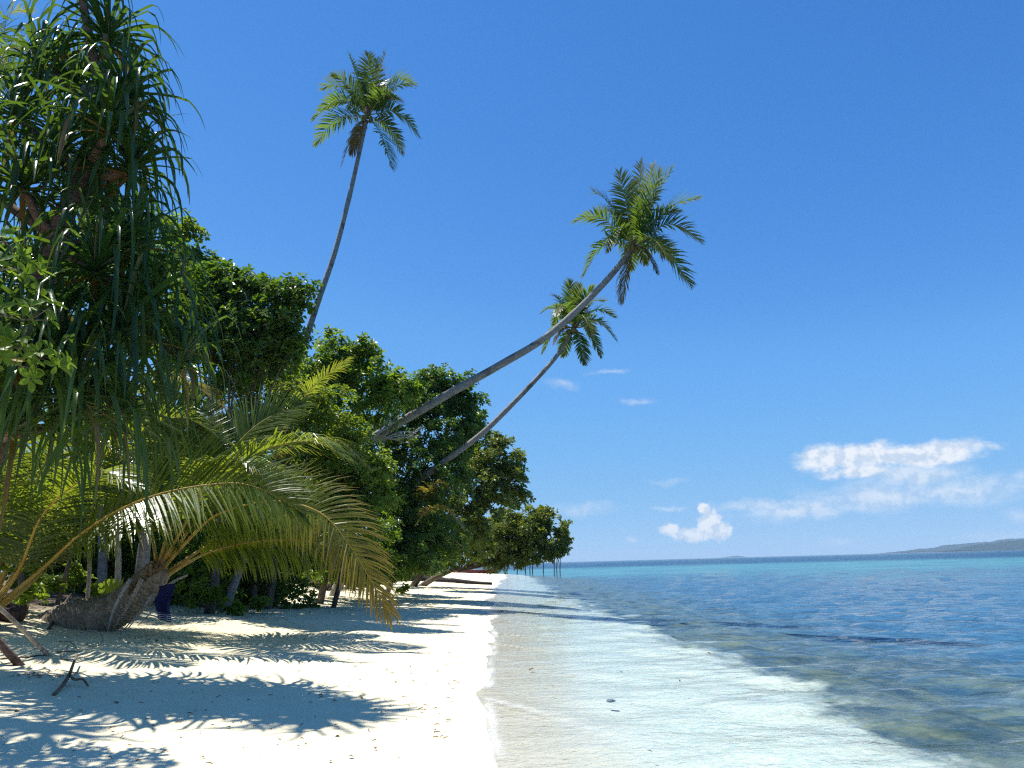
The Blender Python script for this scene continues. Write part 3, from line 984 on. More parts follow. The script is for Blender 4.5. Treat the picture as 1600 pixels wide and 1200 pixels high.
for k, pth in enumerate(LF):
    kw = dict(llen=1.2, t0=0.22, droop=0.4)
    if k == 2:
        kw = dict(llen=1.45, t0=0.30, droop=0.14, lift=0.12, upv=(-.25, -1, 0.55), pairs=120)
    if k == 6:
        kw['agetip'] = 0.7
    near_frond(left_palm, [(a, b, YL + dy) for (a, b, dy) in pth], seed=40 + k, r0=0.045, label='frond with a brown bent tip' if k == 6 else None, **kw)

# more palms deep in the thicket, showing a frond or two
def thicket_palm(label, base_px, y, crown, fronds, seed, age=0.0, mat=None, lw=0.05, llen=0.8):
    g = gp(base_px, y)
    root = thing('coconut_palm', label, 'palm tree', g, 'palms inside the thicket')
    c = P(crown[0], crown[1], y)
    v, q, t_ = trunk_geo([np.array(g) - [0, 0, .3], (np.array(g) + c) / 2 + [0.1, 0, 0], c], [0.13, 0.11, 0.09], 10, 0.1, 0.03, seed)
    obj('trunk', v, [q, t_], MAT['palm_trunk'], root)
    for k, pth in enumerate(fronds):
        frond(root, [P(a, b, y + dy) for (a, b, dy) in pth], 60, llen, lw, mat or MAT['palm_near'], MAT['midrib'], 0.03, 0.005, sides=5, nseg=3, fold=False, seed=seed * 10 + k,
              t0=0.2, droop=0.5, age=age, agetip=0.25)
    return root


thicket_palm('palm hidden in the thicket with one bright green frond above the low palm', 350, 22.2, (430, 720),
             [[(432, 715, 0), (455, 655, -.3), (490, 603, -.5), (545, 562, -.7)], [(430, 715, 0), (400, 650, .3), (370, 620, .6), (320, 640, .9)],
              [(434, 715, 0), (480, 690, -.6), (530, 690, -1.2), (575, 730, -1.4)], [(430, 715, 0), (470, 700, .5), (520, 720, 1.0), (550, 770, 1.2)]], 61)
thicket_palm('palm hidden in the dark foliage with one yellow withered frond above the beach', 600, 36, (655, 800),
             [[(648, 822, -4.5), (668, 797, -5.0), (696, 793, -5.3), (722, 822, -5.5)], [(655, 800, -3), (668, 766, -5.0), (690, 754, -5.2), (708, 772, -5.3)]], 62, age=0.72, llen=0.72)
thicket_palm('palm with pale yellowish fronds at the top left behind the screw pine', -60, 21, (-10, 125),
             [[(-8, 128, 0), (10, 90, 0), (35, 75, .2), (62, 100, .2)], [(-8, 128, 0), (20, 110, -.3), (45, 120, -.5), (70, 150, -.6)], [(-10, 128, 0), (10, 150, .4), (35, 180, .6), (45, 230, .7)],
              [(-10, 128, 0), (-40, 90, 0), (-90, 100, 0), (-130, 150, 0)], [(-8, 130, 0), (15, 170, -.7), (30, 210, -1.0), (25, 260, -1.1)], [(-8, 128, 0), (5, 60, .5), (15, 20, .7), (50, 15, .8)]], 63, age=0.1)
thicket_palm('palm behind the screw pine with a fan of backlit fronds above the left palm', 165, 20.5, (150, 760),
             [[(150, 755, 0), (170, 690, 0), (215, 620, .2), (280, 590, .4)], [(150, 755, 0), (140, 670, .2), (160, 600, .5), (220, 560, .7)], [(150, 755, 0), (110, 690, 0), (60, 640, .2), (0, 660, .2)],
              [(150, 755, 0), (200, 710, -.3), (260, 690, -.5), (320, 730, -.6)], [(150, 755, 0), (110, 740, -.5), (60, 760, -.8), (30, 830, -.9)]], 64)


# ------------------------------------------------------------------ screw pine
def strap_leaf(base, az_, el_, L, wd, rg, kink=None):
    """one long keeled strap leaf that folds over and hangs"""
    n = 11
    d = np.array([math.cos(az_) * math.cos(el_), math.sin(az_) * math.cos(el_), math.sin(el_)])
    kink = rg.uniform(0.38, 0.80) if kink is None else kink
    hard = rg.uniform(0.35, 1.5)
    lax = rg.uniform(0.08, 0.42)
    s = L / (n - 1)
    pts, dirs = [np.array(base, float)], [d]
    for k in range(1, n):
        u = k / (n - 1)
        g = 0.09 + (hard if abs(u - kink) < 0.07 else 0.0) + (lax if u > kink else 0.03)
        d = nrm(d + np.array([rg.normal(0, 0.03), rg.normal(0, 0.03), -g]))
        pts.append(pts[-1] + d * s)
        dirs.append(d)
    pts, dirs = np.array(pts), np.array(dirs)
    out = np.array([math.cos(az_), math.sin(az_), 0])
    B = np.cross(out, [0, 0, 1.0])
    tw = rg.normal(0, 0.5)
    B = nrm(B * math.cos(tw) + np.array([0, 0, 1.0]) * 0 + out * math.sin(tw))
    B = nrm(B - dirs * (dirs @ B)[:, None])
    N = np.cross(B, dirs)
    u = np.linspace(0, 1, n)
    hw = (wd / 2 * np.interp(u, [0, 0.1, 0.5, 0.85, 1], [0.8, 1.0, 0.92, 0.45, 0.04]))[:, None]
    v = np.stack([pts + B * hw + N * hw * 0.5, pts, pts - B * hw + N * hw * 0.5], 1).reshape(-1, 3)
    i = (np.arange(n - 1) * 3)[:, None] + np.arange(2)[None, :]
    q = np.stack([i, i + 1, i + 4, i + 3], -1).reshape(-1, 4)
    return v, q


DP = 10.6
pb = P(-95, 1010, DP)
pb[2] = float(ground_z(pb[0], pb[1]))
screw = thing('screw_pine', 'tall screw pine with long drooping dark strap leaves filling the left edge', 'tree', pb)
tpath = [pb - [0, 0, .3], P(-60, 860, DP), P(-5, 680, DP), P(50, 500, DP), P(88, 370, DP), P(128, 270, DP), P(160, 150, DP)]
v, q, t_ = trunk_geo(tpath, [0.21, 0.19, 0.18, 0.17, 0.15, 0.12, 0.09], 12, 0.12, 0.05, 15)
obj('trunk', v, [q, t_], MAT['screw_bark'], screw)
tpath += [P(-90, 640, DP - .4), P(-130, 420, DP - 1.0), P(-165, 220, DP - 1.5), P(-150, 60, DP - 1.7)]
v, q, t_ = trunk_geo([tpath[1]] + tpath[7:], [0.15, 0.14, 0.13, 0.11, 0.08], 10, 0.12, 0.05, 16)
obj('trunk', v, [q, t_], MAT['screw_bark'], screw)
# (px, py, dy, leaves, from trunk point index, length)
HEADS = [(-130, 60, -1.6, 16, 10, 1.4), (-250, 140, -1.9, 18, 10, 1.5), (-150, -90, -1.5, 20, 10, 1.4), (120, -60, -0.2, 30, 6, 1.4), (-310, 40, -2.2, 18, 10, 1.5),
         (-330, 240, -2.4, 18, 9, 1.5), (25, 175, 0.3, 36, 5, 1.5), (62, 95, 0.5, 32, 6, 1.5), (168, 60, 0.0, 46, 6, 1.5), (195, 150, -0.5, 36, 6, 1.4), (120, 130, 0.4, 34, 6, 1.5), (170, 200, -0.7, 40, 5, 1.6), (95, 230, -0.2, 36, 5, 1.7), (205, 262, -0.2, 36, 5, 1.5),
         (140, 310, 0.6, 34, 5, 1.7), (35, 290, -0.5, 34, 4, 1.7), (205, 380, -0.5, 38, 4, 1.6), (150, 420, -0.9, 40, 4, 1.9), (60, 440, 0.5, 34, 3, 1.8), (235, 470, 0.3, 34, 4, 1.6),
         (190, 520, -0.6, 38, 3, 1.9), (90, 560, -1.0, 40, 3, 2.0), (10, 530, -0.2, 34, 3, 1.9), (285, 560, 0.2, 26, 4, 1.3), (30, 570, -1.3, 34, 2, 2.0), (115, 610, -1.3, 36, 3, 2.0), (190, 640, -0.9, 26, 3, 1.7), (20, 660, -0.8, 34, 2, 2.0), (130, 640, 0.2, 30, 2, 1.9),
         (-70, 430, 0, 34, 3, 1.8), (-60, 250, 0.2, 34, 4, 1.7), (-110, 600, 0.3, 30, 2, 1.8)]
rgp = np.random.default_rng(5)
leaves = []
for (a, b, dy, nl, ti, L) in HEADS:
    hc = P(a, b, DP + dy)
    st = np.array(tpath[ti])
    if np.linalg.norm(hc - st) > 0.25:
        mid = (hc + st) / 2 + np.array([0, 0, -0.12])
        vv, qq, tt_ = trunk_geo([st, mid, hc], [0.085, 0.07, 0.055], 9, 0.09, 0.05, int(abs(a) + 200))
        obj('branch', vv, [qq, tt_], MAT['screw_bark'], screw)
    nl = int(nl * 1.6)
    for k in range(nl):
        azm = k * 2.39996 + rgp.uniform(-.25, .25)
        f = k / nl
        elv = R(82 - 92 * f + rgp.normal(0, 9))
        LL = L * rgp.uniform(0.75, 1.12) * (0.7 + 0.3 * min(1, f * 3 + 0.2))
        p0 = hc + np.array([math.cos(azm), math.sin(azm), 0]) * 0.05 + np.array([0, 0, 0.18 - 0.35 * f])
        v, q = strap_leaf(p0, azm, elv, LL, rgp.uniform(0.050, 0.090), rgp)
        leaves.append((hc[1], v, q, 1.0 if (f > 0.88 and rgp.random() < 0.35) else 0.0))
inv = []
for L_ in leaves:
    c = L_[1].mean(0)
    xx = (c - CAM)
    inv.append(0 if (xx @ _rt) / (xx @ _fw) < -800 / F * 1.04 else 1)
order = sorted(range(len(leaves)), key=lambda k: (-inv[k], leaves[k][0]))
rest = MB()
ra, aa = [], []
for j, k in enumerate(order):
    _, v, q, old = leaves[k]
    rn = np.full(len(q), float(np.clip(rgp.normal(0.45, 0.25), 0, 1)))
    ag = np.full(len(q), old * 0.8)
    if j < 300:
        obj('leaf', v, q, MAT['screw'], screw, smooth=True, fattr={'rnd': rn, 'age': ag})
    else:
        rest.add(v, q)
        ra.append(rn)
        aa.append(ag)
v, f_ = rest.get()
o = obj('leaves', v, f_, MAT['screw'], screw, fattr={'rnd': np.concatenate(ra), 'age': np.concatenate(aa)})
o['kind'] = 'stuff'
# prop roots that reach the sand at the left edge
for (s0, s1, r_, mt) in (((-95, 880), (82, 1026), 0.030, 'driftwood'), ((-120, 900), (36, 1040), 0.05, 'screw_bark'), ((-80, 900), (-30, 1060), 0.045, 'screw_bark')):
    e = on_ground(*s1)
    st = P(s0[0], s0[1], DP)
    n = 12
    pa = catmull([st, (st + e) / 2 + [0, 0, 0.06], e - [0, 0, 0.04]], n)
    vv, qq, tt_ = tube(pa, np.linspace(r_ * 0.9, r_ * 1.1, n), 8)
    obj('prop_root', vv, [qq, tt_], MAT[mt], screw)


# ------------------------------------------------------------------ broadleaf trees
def leaf_cloud(clumps, rg, size, per_sub=14, subs=10, ros=6, aspect=0.5, tri=False, shell=0.28, subr=0.42, under=0.45):
    """clumps: (centre xyz, radius xyz). Leaves in rosettes on twigs gathered in uneven sub-clumps"""
    C, Rr = [], []
    for (c, r) in clumps:
        c, r = np.array(c, float), np.array(r, float)
        k = max(4, int(2.5 * subs * (r.mean() ** 1.5)))
        d = nrm(rg.normal(0, 1, (k, 3)))
        d[:, 2] = np.where((d[:, 2] < -0.3) & (rg.random(k) > under), -d[:, 2] * rg.uniform(0.2, 1, k), d[:, 2])
        rad = shell + (1.02 - shell) * rg.random(k) ** 0.6
        tuft = rg.random(k) < 0.28
        rad = np.where(tuft & (d[:, 2] > -0.2), rg.uniform(1.0, 1.24, k), rad)
        cc = c + d * r * rad[:, None]
        sr = subr * rg.uniform(0.6, 1.35, k) * np.where(tuft, 0.62, 1.0)
        m = np.maximum(4, (1.35 * per_sub * (sr / subr) ** 2 * rg.uniform(0.6, 1.2, k)).astype(int))
        for j in range(k):
            dd = nrm(rg.normal(0, 1, (m[j], 3)))
            pr = cc[j] + dd * sr[j] * (rg.random(m[j]) ** 0.45)[:, None] * np.array([1.1, 1.1, 0.75])
            ax = nrm(dd * 0.5 + d[j] * 0.55 + np.array([0, 0, 0.55]) + rg.normal(0, 0.25, (m[j], 3)))
            C.append(pr)
            Rr.append(ax)
    C, A = np.concatenate(C), np.concatenate(Rr)
    n = len(C)
    # leaves around each twig tip
    ref = np.where(abs(A[:, 2:3]) > 0.9, np.array([[1.0, 0, 0]]), np.array([[0, 0, 1.0]]))
    U = nrm(np.cross(A, ref))
    V = np.cross(A, U)
    th = (np.arange(ros)[None, :] * 2.4 + rg.uniform(0, 6.28, (n, 1)) + rg.normal(0, 0.25, (n, ros)))
    rad = U[:, None, :] * np.cos(th)[..., None] + V[:, None, :] * np.sin(th)[..., None]
    tilt = rg.uniform(0.05, 0.75, (n, ros, 1))
    D = nrm(rad + A[:, None, :] * tilt).reshape(-1, 3)
    Nn = nrm(np.repeat(A, ros, 0) + rg.normal(0, 0.35, (n * ros, 3)))
    B = nrm(np.cross(D, Nn))
    Nn = np.cross(B, D)
    base = np.repeat(C, ros, 0) + np.repeat(A, ros, 0) * rg.uniform(-0.5, 0.3, (n * ros, 1)) * size
    L = (size * rg.uniform(0.7, 1.2, n * ros))[:, None]
    W = L * aspect * 0.5
    if tri:
        v = np.stack([base, base + D * L * .55 + B * W + Nn * W * .35, base + D * L - Nn * L * 0.1, base + D * L * .55 - B * W + Nn * W * .35], 1)
        i = np.arange(len(base))[:, None] * 4
        f = np.concatenate([i + np.array([[0, 1, 2]]), i + np.array([[0, 2, 3]])], 1).reshape(-1, 3)
    else:
        v = np.stack([base, base + D * L * .38 + B * W * .8 + Nn * W * .3, base + D * L * .74 + B * W + Nn * W * .3 - Nn * L * .04, base + D * L - Nn * L * .14,
                      base + D * L * .74 - B * W + Nn * W * .3 - Nn * L * .04, base + D * L * .38 - B * W * .8 + Nn * W * .3], 1)
        i = np.arange(len(base))[:, None] * 6
        f = np.concatenate([i + np.array([[0, 1, 2, 3]]), i + np.array([[0, 3, 4, 5]])], 1).reshape(-1, 4)
    rnd = np.repeat(np.clip(np.repeat(rg.normal(0.48, 0.26, n), ros) + rg.normal(0, 0.12, n * ros), 0, 1), 2)
    age = np.repeat((rg.random(n * ros) < 0.012) * 0.7, 2)
    return v.reshape(-1, 3), f, rnd, age


def px_clumps(lst, deep=0.95):
    out = []
    for e in lst:
        px, py, r, y = e[:4]
        ry = e[4] if len(e) > 4 else r
        k = y / F
        out.append((P(px, py, y), (r * k, r * k * deep, ry * k)))
    return out


def broad_tree(label, base, clumps, mat, size, seed, group='broadleaf trees behind the beach', bark='bark', r0=0.18, name='broadleaf_tree', **kw):
    rg = np.random.default_rng(seed)
    base = np.array(base, float)
    root = thing(name, label, 'tree', base, group)
    v, f, rnd, age = leaf_cloud(clumps, rg, size, **kw)
    obj('crown', v, f, mat, root, smooth=False, fattr={'rnd': rnd, 'age': age})
    cen = np.mean([c for c, _ in clumps], 0)
    fork = base * 0.55 + cen * 0.45
    fork[2] = base[2] + (cen[2] - base[2]) * 0.45
    vv, qq, tt_ = tube(catmull([base - [0, 0, .3], base * 0.6 + fork * 0.4 + [0.1, 0, 0], fork], 12), np.linspace(r0 * 0.8, r0 * 0.5, 12), 10)
    obj('trunk', vv, [qq, tt_], MAT[bark], root)
    for (c, r) in clumps:
        mid = (fork + c) / 2 + rg.normal(0, 0.15, 3) - [0, 0, 0.15]
        e = c + np.array([0, 0, 0.3]) * r[2]
        vv, qq, tt_ = tube(catmull([fork - [0, 0, 0.3], mid, e], 9), np.linspace(r0 * 0.26, 0.015, 9), 6)
        obj('limb', vv, [qq, tt_], MAT[bark], root)
    return root


broad_tree('dark glossy broadleaf tree with rounded top right of the screw pine', gp(330, 21.5),
           px_clumps([(345, 452, 48, 20.5), (392, 446, 26, 20.2, 22), (318, 480, 55, 20.8), (452, 468, 33, 20, 30), (425, 512, 52, 20, 42), (360, 530, 70, 20.5), (455, 545, 26, 20.2), (405, 560, 55, 20.3, 40), (320, 560, 60, 21), (290, 430, 55, 22)]),
           MAT['leaf_dark'], 0.19, 101, per_sub=11, subs=16)
broad_tree('broadleaf tree behind the screw pine showing as bright leaves through its straps', gp(120, 23),
           px_clumps([(250, 400, 70, 22.5), (170, 380, 70, 23), (290, 360, 30, 22), (80, 420, 80, 23), (160, 480, 90, 23), (250, 520, 80, 22.5), (30, 540, 90, 23), (-60, 440, 100, 23)]),
           MAT['leaf_mid'], 0.19, 102, per_sub=10, subs=9)
broad_tree('mid green broadleaf tree with a tufted top left of the leaning trunk', gp(500, 29),
           px_clumps([(520, 552, 30, 27), (563, 566, 38, 27), (505, 590, 42, 26.5), (565, 610, 55, 27), (606, 622, 42, 28), (615, 606, 25, 28), (575, 545, 15, 27), (640, 612, 24, 28.5), (460, 600, 45, 26), (470, 672, 45, 28), (530, 660, 40, 28)]),
           MAT['leaf_mid'], 0.19, 103, per_sub=10, subs=11)
broad_tree('big dark shade tree under the leaning palms, foliage down to the sand', gp(500, 38),
           px_clumps([(670, 626, 44, 33), (704, 614, 36, 33), (726, 642, 36, 33.5), (672, 600, 22, 33), (640, 660, 50, 33), (705, 680, 52, 33), (738, 680, 22, 33.5), (650, 740, 75, 33), (600, 800, 75, 32.5),
                      (660, 810, 60, 33, 75), (640, 862, 62, 32.5, 40), (590, 868, 50, 32, 38), (600, 700, 60, 33), (690, 750, 45, 33.5), (690, 850, 36, 34, 40)]),
           MAT['leaf_dark'], 0.19, 104, per_sub=11, subs=10, r0=0.28)
broad_tree('olive green broadleaf tree past the second leaning trunk, sunlit right edge', gp(640, 50),
           px_clumps([(775, 716, 34, 43), (800, 735, 28, 43), (765, 750, 46, 43.5), (806, 762, 22, 43), (735, 770, 42, 44), (775, 782, 40, 43.5, 26), (720, 720, 40, 44.5), (725, 825, 50, 44), (745, 850, 42, 44.5, 24), (690, 800, 35, 44), (690, 862, 30, 43, 16)]),
           MAT['leaf_olive'], 0.24, 105, per_sub=11, subs=8, r0=0.3)
# the tree that reaches out over the water
bt = gp(650, 52)
out_tree = broad_tree('broadleaf tree stretching low over the water at the far end of the beach', bt,
                      px_clumps([(832, 818, 26, 49, 22), (862, 826, 24, 49), (872, 848, 17, 49, 16), (815, 840, 36, 49), (845, 852, 32, 48.6, 26), (862, 870, 15, 48.8, 14), (790, 826, 36, 49.5, 30), (785, 862, 40, 49.5, 22), (825, 876, 22, 49, 12), (755, 850, 34, 50), (850, 800, 12, 49), (722, 858, 32, 49.5, 20), (762, 866, 30, 49.3, 13), (800, 877, 26, 49.2, 10), (680, 864, 26, 49.8, 18)]),
                      MAT['leaf_olive'], 0.26, 106, per_sub=11, subs=8, r0=0.26)
broad_tree('light green shrubby tree below the bare branch beside the low palm', gp(520, 26),
           px_clumps([(560, 728, 42, 24), (590, 745, 30, 24.5), (548, 775, 48, 24), (580, 800, 36, 24), (520, 740, 40, 24), (545, 835, 42, 23.6), (510, 800, 45, 23.8)]),
           MAT['leaf_light'], 0.14, 107, per_sub=12, subs=14, r0=0.12)
broad_tree('yellow green leafy tree between the dark tree and the low palm fronds', gp(420, 24),
           px_clumps([(430, 600, 45, 23), (470, 625, 45, 23), (390, 620, 45, 23), (510, 650, 45, 23.5), (450, 670, 55, 23), (540, 680, 35, 24), (370, 690, 60, 22.5)]),
           MAT['leaf_light'], 0.15, 108, per_sub=11, subs=13, r0=0.16)
for (lab, pxb, yy, cl, sd_, mt, sz) in (
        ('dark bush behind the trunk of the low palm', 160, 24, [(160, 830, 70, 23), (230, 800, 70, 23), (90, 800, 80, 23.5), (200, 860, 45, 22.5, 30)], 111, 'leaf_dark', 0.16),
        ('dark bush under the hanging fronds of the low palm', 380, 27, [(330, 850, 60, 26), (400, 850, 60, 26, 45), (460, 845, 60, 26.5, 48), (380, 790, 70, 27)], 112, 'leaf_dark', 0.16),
        ('low dark bush at the edge of the sand below the big shade tree', 540, 33, [(520, 870, 45, 32, 30), (570, 880, 40, 32, 22), (620, 884, 34, 33, 16)], 113, 'leaf_mid', 0.16),
        ('bushy tree filling the gap above the low palm crown', 280, 25, [(280, 650, 80, 24.5), (350, 640, 70, 24.5), (300, 740, 80, 25), (210, 680, 80, 25), (420, 740, 70, 25), (475, 690, 55, 26), (500, 700, 40, 27), (480, 765, 60, 26)], 114, 'leaf_mid', 0.17),
        ('dark bush on the bank behind the pale sapling', 110, 21.5, [(110, 850, 50, 21), (60, 860, 45, 21, 36), (150, 865, 40, 21, 28)], 121, 'leaf_dark', 0.15),
        ('bush closing the gap between the two grey trunks and the low palm crown', 265, 22.5, [(268, 862, 42, 22, 34), (310, 840, 45, 22), (300, 880, 34, 21.6, 20)], 122, 'leaf_mid', 0.15),
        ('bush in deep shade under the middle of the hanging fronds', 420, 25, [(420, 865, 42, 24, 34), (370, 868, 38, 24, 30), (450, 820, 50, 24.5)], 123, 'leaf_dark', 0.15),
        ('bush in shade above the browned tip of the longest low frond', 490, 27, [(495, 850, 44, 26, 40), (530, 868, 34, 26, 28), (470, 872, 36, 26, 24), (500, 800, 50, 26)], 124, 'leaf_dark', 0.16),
        ('bush at the sand edge left of the dark fallen log', 575, 30, [(560, 872, 36, 29.5, 26), (600, 878, 30, 30, 20), (580, 836, 44, 30)], 125, 'leaf_mid', 0.16),
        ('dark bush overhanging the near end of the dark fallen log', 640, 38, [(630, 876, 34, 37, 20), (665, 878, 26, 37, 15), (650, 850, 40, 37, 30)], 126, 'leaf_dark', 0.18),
        ('small dark bush just behind the hanging tip of the longest low frond', 560, 32, [(545, 885, 30, 31, 20), (575, 889, 26, 31, 16)], 127, 'leaf_dark', 0.16),
        ('small bush under the light green tree, left of the browned frond tip', 515, 30, [(505, 888, 30, 29, 20), (530, 892, 26, 29, 16)], 128, 'leaf_mid', 0.16),
        ('dark bush by the near root end of the dark fallen log', 605, 36, [(600, 884, 30, 35, 17), (622, 886, 22, 35, 13)], 129, 'leaf_dark', 0.17),
        ('low bush at the foot of the olive green tree, far along the sand', 660, 50, [(660, 876, 30, 49, 14), (690, 880, 24, 50, 8), (630, 872, 34, 48, 18)], 115, 'leaf_dark', 0.2)):
    g_ = on_ground(pxb, float(np.interp(pxb, [450, 540, 600, 660, 700], [917, 914, 907, 900, 896]))) if pxb > 450 else np.array(gp(pxb, yy))
    rq = np.random.default_rng(sd_ + 7)
    low_cl = [(g_ + [dx_, rq.uniform(-.5, .5), rq.uniform(.35, .65)], (rq.uniform(.9, 1.2), .9, rq.uniform(.6, .85))) for dx_ in (-1.1, 0.0, 1.1)]
    broad_tree(lab, g_, px_clumps(cl) + low_cl, MAT[mt], sz, sd_, group='bushes at the edge of the sand', name='bush', r0=0.08, per_sub=11, subs=9, under=1.0)

# far-off wood behind everything
rg = np.random.default_rng(77)
cl = []
for k in range(90):
    y = rg.uniform(34, 95)
    x = -rg.uniform(13, 55)
    if x > -0.30 * y:
        continue
    h = rg.uniform(0.4, 2.8) if x / y > -0.45 else rg.uniform(0.5, 6.0)
    cl.append(((x, y, float(ground_z(x, y)) + h), (3.0, 3.0, 1.8)))
v, f, rnd, age = leaf_cloud(cl, rg, 0.42, per_sub=9, subs=5, subr=0.8, tri=True, under=1.0)
o = obj('woodland', v, f, MAT['leaf_dark'], smooth=False, fattr={'rnd': rnd, 'age': age})
tag(o, 'dense dark woodland seen between the trunks behind the beach', 'woodland', kind='stuff')


# near branches with big single leaves, at the left edge
def blade_mesh(k):
    rg = np.random.default_rng(300 + k)
    n = 6
    u = np.linspace(0, 1, n)
    hw = 0.5 * 0.52 * np.interp(u, [0, .2, .45, .7, .9, 1], [.10, .55, .9, 1, .62, .03])
    zc = 0.10 * np.sin(u * 2.2 + k) * u - 0.12 * u ** 2
    v = np.stack([np.stack([u, hw, zc + hw * 0.35], 1), np.stack([u, 0 * u, zc], 1), np.stack([u, -hw, zc + hw * 0.35], 1)], 1).reshape(-1, 3)
    i = (np.arange(n - 1) * 3)[:, None] + np.arange(2)[None, :]
    q = np.stack([i, i + 1, i + 4, i + 3], -1).reshape(-1, 4)
    return make_mesh('leaf', v, q, MAT['leaf_near'], True, {'rnd': np.full(len(q), [0.25, 0.45, 0.6, 0.8, 0.5][k % 5]), 'age': np.full(len(q), 0.9 if k == 5 else 0.0)})


BLADES = [blade_mesh(k) for k in range(6)]


def leafy_branch(root, path, n_tip, rg, size=0.15, start=0.3, r=0.014):
    n_tip = int(n_tip * 2.6)
    """a bough with rosettes of separate leaves"""
    p = catmull(path, 40)
    vv, qq, tt_ = tube(p, np.linspace(r, 0.004, 40), 6)
    obj('branch', vv, [qq, tt_], MAT['bark'], root)
    org = ORIGIN[root.name]
    for j in range(n_tip):
        u = start + (1 - start) * (j + 0.6) / n_tip if j < n_tip - 1 else 1.0
        i = min(39, int(u * 39))
        c = p[i]
        T = nrm(p[min(39, i + 1)] - p[max(0, i - 1)])
        side = nrm(np.cross(T, [0, 0, 1]) * (1 if j % 2 else -1) + np.array([0, -0.3, 0.25]) + T * 0.6) if j < n_tip - 1 else T
        tl = rg.uniform(0.06, 0.32) if j < n_tip - 1 else 0.03
        e = c + side * tl
        vv, qq, tt_ = tube([c, (c + e) / 2, e], [0.006, 0.005, 0.004], 5)
        obj('twig', vv, [qq, tt_], MAT['bark'], root)
        A = nrm(side + np.array([0, -0.2, 0.7]))
        U = nrm(np.cross(A, [0.3, 1, 0.1]))
        V = np.cross(A, U)
        m_ = int(rg.integers(6, 9))
        for k in range(m_):
            th = k * 2 * math.pi / m_ + rg.uniform(-.3, .3)
            d = nrm(U * math.cos(th) + V * math.sin(th) + A * rg.uniform(0.0, 0.6))
            nn = nrm(A + rg.normal(0, .25, 3))
            b_ = nrm(np.cross(nn, d))
            nn = np.cross(d, b_)
            s_ = size * rg.uniform(0.7, 1.15)
            BROAD.append((int(rg.integers(0, 5)), np.stack([d * s_, b_ * s_, nn * s_], 1), e + d * 0.012))
    return e


BROAD = []
DN = 7.4
gx = P(-330, 900, DN)
near_tree = thing('almond_tree', 'tree outside the left edge whose light green leafy branches reach into view', 'tree', (gx[0], DN, float(ground_z(gx[0], DN))))
o0 = ORIGIN[near_tree.name]
tk = [o0 - [0, 0, .3], P(-320, 700, DN), P(-290, 500, DN), P(-250, 300, DN), P(-230, 100, DN)]
vv, qq, tt_ = tube(catmull(tk, 24), np.linspace(0.14, 0.05, 24), 10)
obj('trunk', vv, [qq, tt_], MAT['bark'], near_tree)
rg = np.random.default_rng(19)
for (pth, nt) in (([(-290, 520, 0), (-150, 470, -.1), (-60, 440, -.2), (5, 420, -.3), (36, 428, -.3)], 7),
                  ([(-280, 480, 0), (-120, 500, -.2), (-20, 490, -.3), (40, 500, -.4), (82, 478, -.4)], 6),
                  ([(-300, 560, 0), (-140, 560, -.1), (-40, 540, -.2), (30, 545, -.3), (85, 570, -.3)], 9),
                  ([(-300, 600, 0), (-150, 610, -.3), (-50, 580, -.4), (10, 560, -.4), (45, 590, -.5)], 7),
                  ([(-280, 450, 0), (-140, 400, .2), (-50, 385, .1), (0, 378, 0), (28, 395, 0)], 6),
                  ([(-240, 200, 0), (-130, 90, -.1), (-50, 40, -.2), (-4, 26, -.2)], 5),
                  ([(-240, 220, 0), (-140, 130, .2), (-60, 80, .2), (-12, 60, .2)], 4)):
    leafy_branch(near_tree, [P(a, b, DN + dy) for (a, b, dy) in pth], nt, rg)
def in_view(p):
    q_ = p - CAM
    f_ = q_ @ _fw
    return abs((q_ @ _rt) / f_) < 805 / F and abs((q_ @ _up) / f_) < 605 / F


BROAD.sort(key=lambda e_: 0 if in_view(e_[2]) else 1)
rest = MB()
rr_, n_single = [], 0
for (bi, mat3, loc) in BROAD:
    if n_single < 298 and in_view(loc):
        lo = bpy.data.objects.new('leaf', BLADES[bi])
        COL.objects.link(lo)
        lo.parent = near_tree
        m4 = Matrix.Identity(4)
        for r_ in range(3):
            for c_ in range(3):
                m4[r_][c_] = mat3[r_, c_]
            m4[r_][3] = loc[r_] - o0[r_]
        lo.matrix_local = m4
        n_single += 1
    else:
        me = BLADES[bi]
        co = np.array([v_.co for v_ in me.vertices]) @ mat3.T + loc
        fa = np.array([list(p_.vertices) for p_ in me.polygons])
        rest.add(co, fa)
        rr_.append(np.full(len(fa), (0.25, 0.45, 0.6, 0.8, 0.5)[bi]))
if rr_:
    v, f_ = rest.get()
    rr_ = np.concatenate(rr_)
    o = obj('leaves', v, f_, MAT['leaf_near'], near_tree, fattr={'rnd': rr_, 'age': rr_ * 0})
    o['kind'] = 'stuff'
print('single leaves', n_single, 'of', len(BROAD))
yl = bpy.data.objects.new('leaf', BLADES[5])
COL.objects.link(yl)
yl.parent = near_tree
yl['label'] = 'single yellow leaf'
yl.location = Vector(P(18, 562, DN - .45) - o0)
yl.scale = (0.16, 0.16, 0.16)
yl.rotation_euler = (R(40), R(10), R(-10))

# ------------------------------------------------------------------ bare branch, saplings, understory
rg = np.random.default_rng(31)
c0 = P(545, 700, 26.5)
dead = thing('dead_branch', 'bare grey forked branch sticking out below the leaning palm trunk', 'branch', c0)


